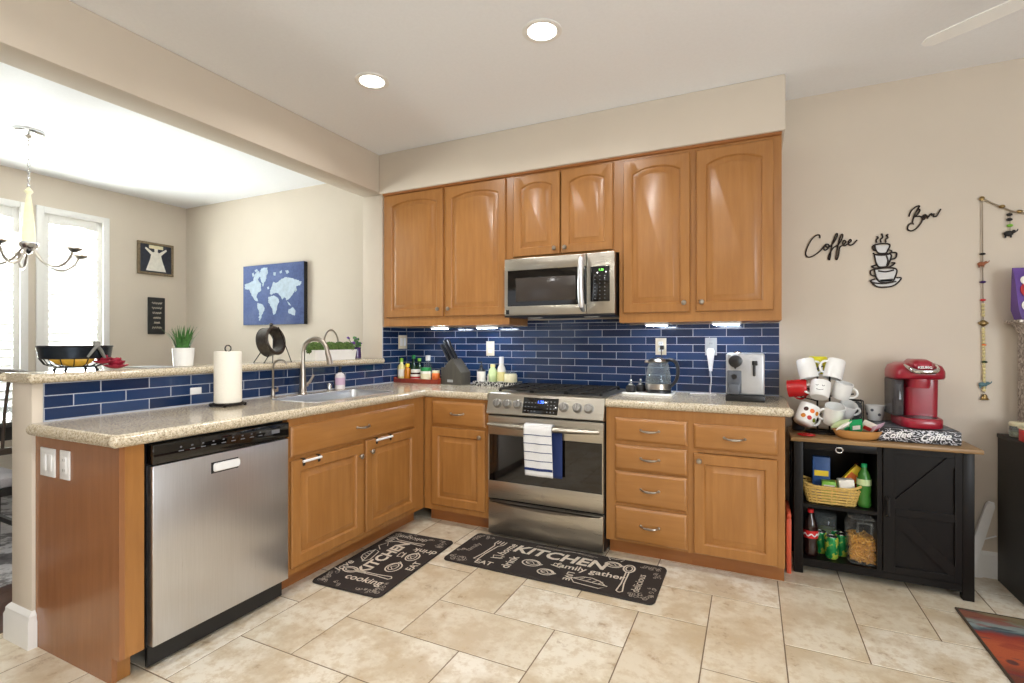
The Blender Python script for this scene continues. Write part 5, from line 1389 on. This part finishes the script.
lines = [[(510, 330), (518, 362), (535, 380), (575, 380), (590, 360), (600, 328), (555, 322), (510, 330)], [(510, 330), (497, 340), (502, 360), (520, 365)], [(498, 380), (530, 392), (590, 388), (612, 368), (600, 362)],
         [(508, 390), (516, 432), (534, 462), (582, 460), (600, 430), (608, 388), (555, 384), (508, 390)], [(608, 378), (640, 378), (636, 408), (604, 418)], [(490, 460), (515, 470), (590, 466), (632, 440), (610, 438)], [(490, 460), (520, 452)], [(580, 395), (590, 425), (582, 455)],
         [(508, 478), (518, 525), (545, 554), (612, 552), (634, 522), (640, 476), (575, 468), (508, 478)], [(508, 478), (486, 486), (488, 510), (514, 520)], [(530, 486), (575, 492), (625, 482)],
         [(482, 545), (524, 582), (602, 582), (644, 562), (670, 530), (640, 528)], [(482, 545), (512, 536)], [(495, 556), (560, 564), (640, 550)],
         [(522, 318), (520, 300), (530, 288), (522, 278)], [(548, 316), (545, 298), (558, 284), (552, 262)], [(578, 316), (575, 298), (590, 286), (580, 272), (592, 268)]]
b = MB()
for P in lines: b.tube(spline(wl(P), 5), .0042, 6)
b.obj('cup_outlines', 'rust', t)

# bead garlands with bells and little animals
M['brass'] = plain('aged_brass', (150, 126, 82), .35, .9, var=.2)
M['cordm'] = plain('beige_cord', (150, 136, 116), .9)
M['beadgold'] = plain('straw_beads', (206, 192, 140), .5, var=.2, scale=150)
gy = WY - .012
def wz(u, v): return at_y(u, v, gy)
# swag cord
t = thing('bead_garland', 'twisted cord garland with knots running right from the top of the bead strand', 'garland', (0, 0, 0))
sw = spline([wz(982, 198), wz(992, 203), wz(1002, 207), wz(1012, 211), wz(1022, 213), wz(1040, 214)], 6)
MB().tube(sw, .004, 8).obj('cord', 'cordm', t)
for u, v in ((1002, 206.5), (1019.5, 211.5)): MB().ball(wz(u, v), .012, sc=(1.2, .8, .8), n=10, m=7).obj('knot', 'brass', t)
MB().lathe([(.009, 0), (.009, .012), (.012, .014), (0, .018)], 12, X=T(*wz(982, 198.5)) @ T(0, .012, 0) @ RX(PI / 2)).obj('nail', 'brass', t)
def animal(b, c, s_, m):
    """tiny stuffed elephant / bird ornament"""
    b.ball(c, .014 * s_, sc=(1.5, .8, 1), n=12, m=8)
    b.ball(c + Vector((.02 * s_, -.003, .008 * s_)), .009 * s_, n=10, m=7)
    b.tube([c + Vector((.026 * s_, -.004, .006 * s_)), c + Vector((.034 * s_, -.005, .012 * s_)), c + Vector((.036 * s_, -.005, .02 * s_))], [.004 * s_, .003 * s_, .002 * s_], 6)
    for q in (-.012, .01): b.cyl(c + Vector((q * s_, 0, -.008 * s_)), c + Vector((q * s_, 0, -.022 * s_)), .004 * s_, n=7)
t = thing('bead_strand', 'long hanging strand of beads, tiny animals and a brass bell by the console', 'garland', (0, 0, 0))
MB().tube([wz(982.3, 199), wz(982.6, 250), wz(983, 300), wz(984, 393)], .0028, 6).obj('cord', 'cordm', t)
for u, v, r, m in ((982.5, 254, .011, 'iron'), (982.8, 282, .012, 'purple'), (983, 300, .011, 'colared'), (984, 345, .009, 'orange'), (984.5, 362, .011, 'dgreen')):
    MB().ball(wz(u, v), r, sc=(1.25, .8, .6), n=12, m=8).obj('bead', m, t)
for r0, r1 in ((0, 4), (7, 26)):
    b = MB()
    for k in range(r0, r1): b.ball(wz(983.2 + k * .04, 305 + k * 3.4), .0085, sc=(1, .8, 1.15), n=8, m=6)
    b.obj('small_beads', 'beadgold', t)
MB().lathe([(.004, .016), (.012, .010), (.022, .002), (.022, -.004), (.012, -.012), (.006, -.018)], 18, c=tuple(wz(983.4, 323)), sy=.5).obj('filigree_ball', 'brass', t)
b = MB(); animal(b, wz(981.5, 264), .85, None); b.obj('elephant', plain('rust_felt', (150, 92, 64), .9, var=.4, scale=200), t); b = MB(); animal(b, wz(983, 384.5), .95, None); b.obj('bird', plain('teal_felt', (92, 124, 132), .9, var=.3, scale=200), t)
bell = MB().lathe([(.004, .016), (.010, .012), (.013, .0), (.017, -.010), (.022, -.014), (.020, -.016), (0, -.012)], 18, c=tuple(wz(984.5, 397)), sy=.75); bell.obj('bell', 'brass', t)
t = thing('hanging_charm', 'short green and black charm with an elephant hanging from the garland', 'charm', (0, 0, 0))
MB().tube([wz(1010, 210), wz(1010, 236)], .002, 6).obj('cord', 'cordm', t)
for u, v, m in ((1009.5, 214.5, 'iron'), (1009.5, 219.5, 'iron'), (1010, 225.5, 'lime')): MB().ball(wz(u, v), .012, sc=(1.1, .8, .7), n=10, m=7).obj('bead', m, t)
b = MB(); animal(b, wz(1008.5, 233.5), 1.0, None); b.obj('elephant', 'iron', t)

# ---------------------------------------------------------------- kitchen mats
M['mat'] = plain('dark_brown_mat', (38, 31, 28), .8, var=.1, scale=160, bmp=.3)
M['matprint'] = plain('cream_mat_print', (206, 196, 180), .85, var=.12, scale=60)
M['matdim'] = plain('grey_mat_print', (160, 150, 138), .85, var=.12, scale=60)
def floor_mat(label, loc, rz, LW, LH, draw):
    t = thing('kitchen_mat', label, 'mat', loc, rz, 'kitchen mats')
    MB().loops([rrect(LW / 2 - .004, LH / 2 - .004, .03, .0005), rrect(LW / 2, LH / 2, .034, .004), rrect(LW / 2 - .004, LH / 2 - .004, .03, .011)], cap0=True).obj('mat_body', 'mat', t, smooth=30)
    b, d = MB(), MB(); draw(b, d, LW, LH)
    for p in b.v + d.v: p.z += .0112
    b.add(d.v, d.f, 1); b.obj('print', ['matprint', 'matdim'], t, smooth=0)
    return t
def line(b, P, w=.003, closed=False):
    P = [Vector((p[0], p[1], 0)) for p in P]
    b.tube(P, w, 6, closed=closed, flat=.12) if False else ribbon(b, P, w, closed)
def ribbon(b, P, w, closed):
    n = len(P); LL, RR_ = [], []
    for i in range(n):
        t_ = (P[(i + 1) % n] - P[i - 1]) if closed else (P[min(i + 1, n - 1)] - P[max(i - 1, 0)])
        t_.normalize(); s_ = Vector((-t_.y, t_.x, 0)) * w; LL.append(P[i] + s_); RR_.append(P[i] - s_)
    b.add(LL + RR_, [(i, (i + 1) % n, n + (i + 1) % n, n + i) for i in range(n if closed else n - 1)])
def circ(cx, cy, rx, ry=None, n=24): return [(cx + rx * math.cos(2 * PI * k / n), cy + (ry or rx) * math.sin(2 * PI * k / n)) for k in range(n)]
def xf(P, cx, cy, a, s=1): return [(cx + s * (x * math.cos(a) - y * math.sin(a)), cy + s * (x * math.sin(a) + y * math.cos(a))) for x, y in P]
def spoon(b, cx, cy, a, ln=.30):
    line(b, xf(circ(0, ln * .36, .03, .046), cx, cy, a), .0045, True); line(b, xf(circ(0, ln * .36, .017, .03), cx, cy, a), .003, True)
    for sx in (-1, 1): line(b, xf([(sx * .008, ln * .21), (sx * .007, -ln * .2), (sx * .016, -ln * .46), (0, -ln * .5)], cx, cy, a), .0035)
def fork(b, cx, cy, a, ln=.30):
    line(b, xf([(-.03, ln * .5), (-.031, ln * .34), (-.012, ln * .24), (-.007, -ln * .2), (-.014, -ln * .48), (.014, -ln * .48), (.007, -ln * .2), (.012, ln * .24), (.031, ln * .34), (.03, ln * .5)], cx, cy, a), .004)
    for x in (-.012, .01): line(b, xf([(x, ln * .5), (x, ln * .34)], cx, cy, a), .0045)
def pot(b, cx, cy, r):
    line(b, circ(cx, cy, r, r * .75), .004, True); line(b, circ(cx + r * .1, cy + r * .1, r * .7, r * .45), .003, True); line(b, [(cx - r * .5, cy - r * .2), (cx, cy + r * .35), (cx + r * .4, cy - r * .1)], .003); line(b, [(cx + r, cy + r * .2), (cx + r * 1.3, cy + r * .1), (cx + r, cy - r * .2)], .004)
def cupm(b, cx, cy, s, a=0):
    line(b, xf([(-1, .6), (-.8, -.5), (.8, -.5), (1, .6), (-1, .6)], cx, cy, a, s), .0028); line(b, xf([(1, .4), (1.5, .3), (.9, -.2)], cx, cy, a, s), .0028); line(b, xf([(-1.3, -.7), (1.3, -.7)], cx, cy, a, s), .0028)
def pie(b, cx, cy, s, a=0):
    line(b, xf([(-1.2, 0), (-.8, -.5), (.8, -.5), (1.2, 0), (-1.2, 0)], cx, cy, a, s), .003); line(b, xf([(-1, .05), (-.5, .45), (0, .55), (.6, .4), (1, .05)], cx, cy, a, s), .003)
    for x in (-.6, -.2, .2, .6): line(b, xf([(x, .05), (x + .2, .4)], cx, cy, a, s), .002)
def swirls(d, LW, LH, seed):
    rn = random.Random(seed)
    for sx in (-1, 1):
        for sy in (-1, 1):
            for k in range(13):
                cx = sx * (LW / 2 - rn.uniform(.03, .14)); cy = sy * (LH / 2 - rn.uniform(.025, .07)); r = rn.uniform(.008, .018); a0 = rn.uniform(0, 6.3)
                line(d, [(cx + r * (1 - q / 16) * math.cos(a0 + q * .5), cy + r * (1 - q / 16) * math.sin(a0 + q * .5)) for q in range(13)], .0016)
            for k in range(8):
                cx = sx * (LW / 2 - rn.uniform(.022, .05)); cy = sy * (LH / 2 - rn.uniform(.05, .17)); r = rn.uniform(.008, .016); a0 = rn.uniform(0, 6.3)
                line(d, [(cx + r * (1 - q / 16) * math.cos(a0 + q * .5), cy + r * (1 - q / 16) * math.sin(a0 + q * .5)) for q in range(13)], .0016)
def word(b, s, size, cx, cy, a=0, bold=.0, shear=0): b.text(s, size, T(cx, cy, 0) @ RZ(a), align='CENTER', bold=bold, shear=shear)
def draw_long(b, d, LW, LH):
    def P(a, c): return (-LW / 2 + a * LW, -LH / 2 + c * LH)
    swirls(d, LW, LH, 3)
    word(b, 'KITCHEN', .135, *P(.505, .60), a=-.02, bold=.004, shear=.12)
    fork(b, *P(.165, .50), -.12, .30); spoon(b, *P(.845, .48), .03, .33)
    word(d, 'family', .055, *P(.085, .50), a=PI / 2 - .15); word(b, 'EAT', .062, *P(.205, .08), bold=.001); word(b, 'drink', .075, *P(.335, .28), a=PI / 2, bold=.001); word(b, 'home', .075, *P(.262, .62), a=PI / 2 - .1, bold=.001, shear=.2)
    cupm(b, *P(.235, .36), .028, .2); pot(b, *P(.41, .38), .052); pot(b, *P(.505, .22), .045); cupm(b, *P(.53, .46), .025, -.3)
    word(b, 'LIVE', .055, *P(.598, .24), a=-PI / 2, bold=.001); word(b, 'family gather', .075, *P(.685, .42), bold=.001); pie(b, *P(.71, .20), .085, -.08)
    pot(b, *P(.765, .78), .045); line(b, xf([(-.03, .02), (-.05, .05), (0, .04), (.05, .06), (.03, .02)], *P(.765, .86), 0), .003); word(b, 'delicious', .06, *P(.925, .42), a=PI / 2)
    line(d, [P(.36, .88), P(.42, .92), P(.5, .9), P(.6, .93), P(.68, .9)], .002); line(d, [P(.36, .92), P(.45, .88), P(.55, .93), P(.66, .88)], .002)
def draw_short(b, d, LW, LH):
    def P(a, c): return (-LW / 2 + a * LW, -LH / 2 + c * LH)
    swirls(d, LW, LH, 8)
    word(b, 'KITCHEN', .105, *P(.52, .53), bold=.0035, shear=.12)
    spoon(b, *P(.25, .50), 0, .32); fork(b, *P(.82, .62), 0, .27)
    word(b, 'cooking', .075, *P(.13, .42), a=-PI / 2, bold=.001); word(b, 'love', .075, *P(.28, .86), bold=.001, shear=.3)
    pie(b, *P(.50, .82), .07, .2); pot(b, *P(.40, .30), .055); pot(b, *P(.60, .25), .05); cupm(b, *P(.60, .43), .026, .15)
    word(b, 'EAT', .062, *P(.47, .04), bold=.001); word(b, 'drink', .075, *P(.755, .20), a=PI / 2, bold=.001); word(b, 'delicious', .06, *P(.93, .60), a=PI / 2)
    line(b, [P(.62, .80), P(.68, .9), P(.76, .84), P(.70, .78)], .003)
floor_mat('long dark brown kitchen mat with cream lettering in front of the range', (-1.023, 2.690, 0), math.radians(0), 1.205, .44, draw_long)
floor_mat('shorter dark brown kitchen mat with cream lettering in front of the sink cabinet', (-1.8945, 2.329, 0), math.radians(90 + 2.4), .763, .445, draw_short)

# ---------------------------------------------------------------- over-door hooks on the sink cabinet doors
def door_bar(y, z, w, label):
    t = thing('over_door_hook', label, 'hook', (FX + .0195, y, z), PI / 2, 'hooks over the sink cabinet doors')
    b = MB()
    for x in (0, w): b.box(x - .008, x + .008, -.004, .016, -.0, .0025); b.box(x - .008, x + .008, -.0035, -.0005, -.035, .0025, b=.001)
    b.obj('hook_strap', 'black', t)
    MB().cyl((-.01, -.008, -.012), (w + .01, -.008, -.012), .007, n=10).obj('bar', 'platew', t)
    return t
door_bar(1.785 + .085, .6712, .10, 'black and white hook bar over the sink cabinet door next to the dishwasher')
door_bar(1.785 + .64, .6812, .13, 'black and white hook bar over the sink cabinet door by the corner')

# ---------------------------------------------------------------- dining side
# canvas with the world map
c0, c1, c2 = at_y(243.2, 267.1, WY - .045), at_y(303.8, 260.5, WY - .045), at_y(303.3, 323.8, WY - .045)
mz1, mz0 = (c0.z + c1.z) / 2, c2.z
t = thing('map_canvas', 'blue world map canvas on the dining room wall', 'picture', (0, 0, 0))
m, nt, bs = nodes('indigo_canvas'); v = coords(nt); n = noise(nt, v, 4, 5); n2 = noise(nt, v, 60, 2)
L(nt, mix(nt, .3, ramp(nt, n, [(.3, lin((58, 70, 108))), (.5, lin((78, 94, 136))), (.7, lin((102, 116, 156)))]), ramp(nt, n2, [(.3, lin((50, 66, 120))), (.7, lin((90, 110, 168)))])), bs.inputs['Base Color']); bs.inputs['Roughness'].default_value = .85; M['indigo'] = m
M['landpaint'] = plain('pale_blue_paint', (176, 192, 206), .85, var=.12, scale=30)
MB().box(c0.x, c1.x, WY - .045, WY - .003, mz0, mz1, b=.002).obj('canvas', 'indigo', t)
MB().box(c0.x + .004, c1.x + .0015, WY - .042, WY - .002, mz0 - .0015, mz1 - .004).obj('dark_edge', 'black', t, smooth=0)
land = [[(122, 215), (150, 205), (178, 190), (184, 155), (200, 135), (212, 130), (218, 160), (205, 185), (215, 200), (226, 210), (225, 250), (203, 268), (196, 290), (206, 315), (198, 320), (180, 305), (165, 275), (150, 245), (125, 245)],
        [(225, 115), (262, 108), (268, 140), (252, 185), (236, 228), (224, 185), (216, 145)], [(203, 328), (235, 340), (246, 360), (231, 400), (217, 440), (210, 435), (213, 385), (202, 352)],
        [(278, 268), (288, 232), (300, 198), (318, 205), (345, 188), (372, 168), (400, 172), (440, 182), (478, 196), (468, 216), (442, 226), (430, 262), (408, 292), (396, 306), (382, 312), (372, 290), (356, 308), (342, 284), (330, 268), (302, 268), (287, 280)],
        [(270, 292), (300, 282), (330, 297), (336, 322), (324, 352), (312, 396), (300, 402), (292, 362), (268, 325)], [(393, 372), (420, 355), (439, 377), (432, 408), (415, 400), (394, 392)],
        [(300, 140), (315, 138), (312, 160), (302, 158)], [(340, 132), (354, 126), (352, 142), (342, 146)], [(375, 128), (392, 124), (398, 140), (384, 148)], [(388, 318), (402, 330), (410, 345), (396, 340)], [(432, 236), (442, 228), (446, 250), (438, 262)], [(262, 232), (272, 226), (274, 240), (266, 246)], [(168, 150), (178, 140), (182, 160), (172, 168)], [(185, 125), (200, 118), (204, 130), (190, 138)]]
b = MB(); rnd2 = random.Random(12)
for P in land:
    R_ = []
    for i, (x, y) in enumerate(P):
        x2, y2 = P[(i + 1) % len(P)]; ln = math.hypot(x2 - x, y2 - y)
        R_.append((x, y))
        for q in range(1, 5): f = q / 5; R_.append((x + (x2 - x) * f + rnd2.uniform(-.09, .09) * ln, y + (y2 - y) * f + rnd2.uniform(-.09, .09) * ln))
    Q = [at_y(225 + x / 6.21, 250 + y / 6.21, WY - .045) for x, y in R_]
    b.prism([(p.x, p.z) for p in Q], WY - .0465, WY - .0445)
b.obj('continents', 'landpaint', t, smooth=0)
# pictures on the window wall
def wall_pic(u0, u1, v0, v1): a, b_ = at_x(u0, v0, XL + .02), at_x(u1, v1, XL + .02); return a.y, b_.y, b_.z, a.z
ya, yb, za, zb = wall_pic(137.5, 173.5, 240.5, 273.5)
zb = at_x(137.5, 240, XL + .02).z; za = at_x(137.5, 273, XL + .02).z
t = thing('framed_picture', 'dark navy picture of a white figure in a beige rope frame, on the window wall', 'picture', (0, 0, 0))
MB().box(XL + .002, XL + .02, ya + .02, yb - .02, za + .02, zb - .02).obj('panel', plain('dark_navy_print', (38, 42, 56), .6, var=.3, scale=30), t, smooth=0)
b = MB(); b.box(XL + .002, XL + .028, ya, yb, zb - .025, zb, b=.004); b.box(XL + .002, XL + .028, ya, yb, za, za + .025, b=.004); b.box(XL + .002, XL + .028, ya, ya + .025, za + .025, zb - .025, b=.004); b.box(XL + .002, XL + .028, yb - .025, yb, za + .025, zb - .025, b=.004)
b.obj('frame', plain('beige_rope', (128, 112, 88), .9, var=.5, scale=120), t)
w, h = yb - ya, zb - za; cy_, cz_ = (ya + yb) / 2, za
b = MB()
b.prism([(cy_ - .10, cz_ + .04), (cy_ + .10, cz_ + .04), (cy_ + .06, cz_ + .16), (cy_ + .05, cz_ + .21), (cy_ + .11, cz_ + .27), (cy_ + .10, cz_ + .285), (cy_ + .03, cz_ + .235), (cy_ + .015, cz_ + .245), (cy_ + .02, cz_ + .30), (cy_ - .02, cz_ + .30), (cy_ - .015, cz_ + .245), (cy_ - .03, cz_ + .235), (cy_ - .10, cz_ + .285), (cy_ - .11, cz_ + .27), (cy_ - .05, cz_ + .21), (cy_ - .06, cz_ + .16)], XL + .0205, XL + .022, 'yz')
b.obj('white_figure', 'whitelab', t, smooth=0)
MB().box(XL + .0205, XL + .0225, cy_ - .07, cy_ + .07, cz_ + h - .065, cz_ + h - .03).obj('banner', 'cream', t, smooth=0)
ya, yb, _, _ = wall_pic(148.5, 165, 297, 333); zb, za = at_x(148.5, 297, XL + .02).z, at_x(148.5, 334, XL + .02).z
t = thing('chalkboard_sign', 'narrow black chalk sign with pale lettering below the rope framed picture', 'picture', (0, 0, 0))
MB().box(XL + .002, XL + .022, ya, yb, za, zb, b=.003).obj('board', plain('chalkboard', (40, 40, 40), .8, var=.2), t)
b = MB(); rn = random.Random(6)
for k in range(6):
    z = zb - .06 - k * .052; w_ = rn.uniform(.03, .055); cy_ = (ya + yb) / 2
    b.tube([(XL + .0225, cy_ - w_ + 2 * w_ * q / 14, z + .012 * math.sin(q * 1.9 + k)) for q in range(15)], .0035, 5)
b.obj('chalk_lettering', 'matprint', t)

# chandelier
M['alabaster'] = plain('yellowish_alabaster', (228, 224, 188), .3, var=.08, emit=((255, 246, 210), .15))
M['shadeglow'] = glow('lit_white_shade', (255, 252, 244), 3.5)
hx_, hy_ = -4.637, 1.761
t = thing('chandelier', 'chrome five-arm chandelier with white shades hanging over the dining table', 'chandelier', (hx_, hy_, CEIL))
MB().lathe([(.088, 0), (.088, -.012), (.06, -.026), (.02, -.032), (.012, -.05), (0, -.05)], 28).obj('canopy', 'chrome', t)
b = MB(); z = -.045; k = 0
while z > -.40:
    X = T(0, 0, z - .014) @ RZ(PI / 2 * (k % 2)); b.tube([X @ Vector((.008 * math.cos(a), 0, .017 * math.sin(a))) for a in [2 * PI * q / 10 for q in range(10)]], .0026, 5, closed=True); z -= .0255; k += 1
b.obj('chain', 'chrome', t)
MB().lathe([(.006, -.40), (.012, -.41), (.026, -.43), (.012, -.45), (.014, -.47), (.02, -.52), (.034, -.68), (.038, -.78), (.03, -.80), (0, -.80)], 20, cap=False).obj('column', 'alabaster', t)
MB().lathe([(.05, -.79), (.055, -.80), (.05, -.825), (.025, -.85), (.012, -.87), (0, -.875)], 22).obj('hub', 'chrome', t)
for k in range(5):
    a = 2 * PI * k / 5 + math.radians(25); dx, dy = math.cos(a), math.sin(a)
    P = spline([(dx * .03, dy * .03, -.83), (dx * .10, dy * .10, -.93), (dx * .20, dy * .20, -.965), (dx * .28, dy * .28, -.92), (dx * .32, dy * .32, -.845)], 6)
    ar = MB().tube(P, .0075, 8).lathe([(.012, -.865), (.035, -.85), (.05, -.842), (.05, -.832), (0, -.832)], 16, c=(dx * .32, dy * .32, 0)).obj('arm', 'nickel', t)
    MB().lathe([(.036, -.83), (.05, -.80), (.062, -.74), (.068, -.69), (.066, -.69), (.058, -.75), (.03, -.82)], 22, c=(dx * .32, dy * .32, 0), cap=False).obj('shade', 'shadeglow', ar, smooth=60)

# table, chair and rug seen past the end of the half wall
M['tabletop'] = plain('dark_glossy_table', (30, 30, 34), .12, coat=.6)
t = thing('dining_table', 'dark glossy dining table under the chandelier', 'table', (-4.75, 1.72, .0085))
MB().box(-.52, .52, -.8, .8, .715, .75, b=.005).obj('tabletop', 'tabletop', t)
b = MB(); b.box(-.46, .46, -.74, .74, .63, .715); b.obj('apron', 'black', t, smooth=0)
for sx in (-1, 1):
    for sy in (-1, 1): MB().box(sx * .44 - .04, sx * .44 + .04, sy * .72 - .04, sy * .72 + .04, 0, .63, b=.004).obj('leg', 'black', t)
M['seatgrey'] = plain('grey_upholstery', (150, 148, 152), .9, var=.1, bmp=.3, scale=200)
M['chairwood'] = wood('dark_chair_wood', (46, 36, 30), (56, 44, 36), (66, 54, 44))
def dchair(loc, rz, label):
    t = thing('dining_chair', label, 'chair', loc, rz, 'chairs at the dining table')
    MB().box(-.22, .22, -.21, .21, .43, .49, b=.018).obj('seat', 'seatgrey', t)
    MB().box(-.22, .22, -.215, .215, .385, .43, b=.004).obj('seat_frame', 'black', t)
    for sx in (-1, 1):
        MB().cyl((sx * .195, -.185, 0), (sx * .195, -.185, .39), .017, .021, 10).obj('leg', 'black', t)
        MB().tube([(sx * .195, .26, 0), (sx * .195, .19, .43), (sx * .19, .22, .75), (sx * .185, .29, 1.06)], .02, 10).obj('leg', 'black', t)
    for z in (.17,):
        for sx in (-1, 1): MB().box(sx * .195 - .01, sx * .195 + .01, -.185, .23, z, z + .03).obj('stretcher', 'black', t)
    MB().box(-.19, .19, .195, .215, .62, .66, b=.004).obj('cross_rail', 'chairwood', t)
    for x in (-.1, 0, .1): MB().tube([(x, .205, .64), (x, .235, .85), (x, .295, 1.06)], .008, 8).obj('spindle', 'chairwood', t)
    b = MB(); b.tube([(-.215, .275, 1.055), (-.1, .295, 1.075), (0, .30, 1.08), (.1, .295, 1.075), (.215, .275, 1.055)], .024, 10, flat=1.4); b.obj('top_rail', 'chairwood', t)
    return t
dchair((-4.02, 1.24, .0095), math.radians(-92), 'dark framed dining chair with grey seat just past the end of the half wall')
dchair((-5.42, 1.55, .0095), math.radians(90), 'dark framed dining chair with grey seat on the window side of the table')
m, nt, bs = nodes('grey_patterned_pile'); v = coords(nt); n = noise(nt, v, 3.5, 5, .7)
L(nt, ramp(nt, n, [(.35, lin((84, 82, 84))), (.48, lin((120, 118, 120))), (.54, lin((196, 196, 198)))]), bs.inputs['Base Color']); bs.inputs['Roughness'].default_value = 1; bump(nt, bs, noise(nt, v, 300, 2), .5, .003); M['greyrug'] = m
o = MB().box(-1.25, 1.35, -1.2, 1.2, .0005, .008, b=.002).obj('dining_rug', 'greyrug', loc=(-4.85, 1.75, 0)); tag(o, 'grey and white patterned rug under the dining table', 'rug')

# ---------------------------------------------------------------- ceiling lights and fan
for i, (x, y) in enumerate(CANS):
    if i < 2:
        t = thing('recessed_light', ['lit round recessed ceiling light farther from the beam', 'lit round recessed ceiling light nearer the beam'][i], 'ceiling light', (x, y, CEIL), 0, 'recessed ceiling lights')
        MB().lathe([(.095, 0), (.095, -.004), (.085, -.008), (.07, -.004), (.07, 0)], 36, cap=False).obj('trim_ring', 'white', t, smooth=50)
        MB().lathe([(.07, -.002), (.06, -.004), (0, -.005)], 32).obj('lens', 'lamp', t, smooth=60)
    area('can_light', (x, y, CEIL - .02), (x, y, 0), .13, .13, CAN_W, (1.0, .98, .95), 'DISK', 160)
fx, fy = 1.222, 2.203
t = thing('ceiling_fan', 'white ceiling fan, one pale blade tip showing at the upper right', 'ceiling fan', (fx, fy, CEIL))
MB().lathe([(.07, 0), (.065, -.03), (.02, -.045), (.014, -.05), (.014, -.17), (.10, -.18), (.11, -.20), (.11, -.27), (.07, -.30), (0, -.30)], 28).obj('motor', 'white', t)
for k in range(5):
    a = math.radians(144 + 72 * k)
    b = MB(); XX = RZ(a) @ T(0, 0, -.262) @ RX(D_(10))
    b.loops([[(x, -w_, -.003), (x, w_, -.003), (x, w_, .003), (x, -w_, .003)] for x, w_ in ((.18, .03), (.3, .034), (.55, .036), (.69, .03), (.715, .012))], cap0=True, X=XX)
    b.box(.10, .22, -.02, .02, -.008, -.004, X=XX); b.obj('blade', 'white', t, smooth=20)
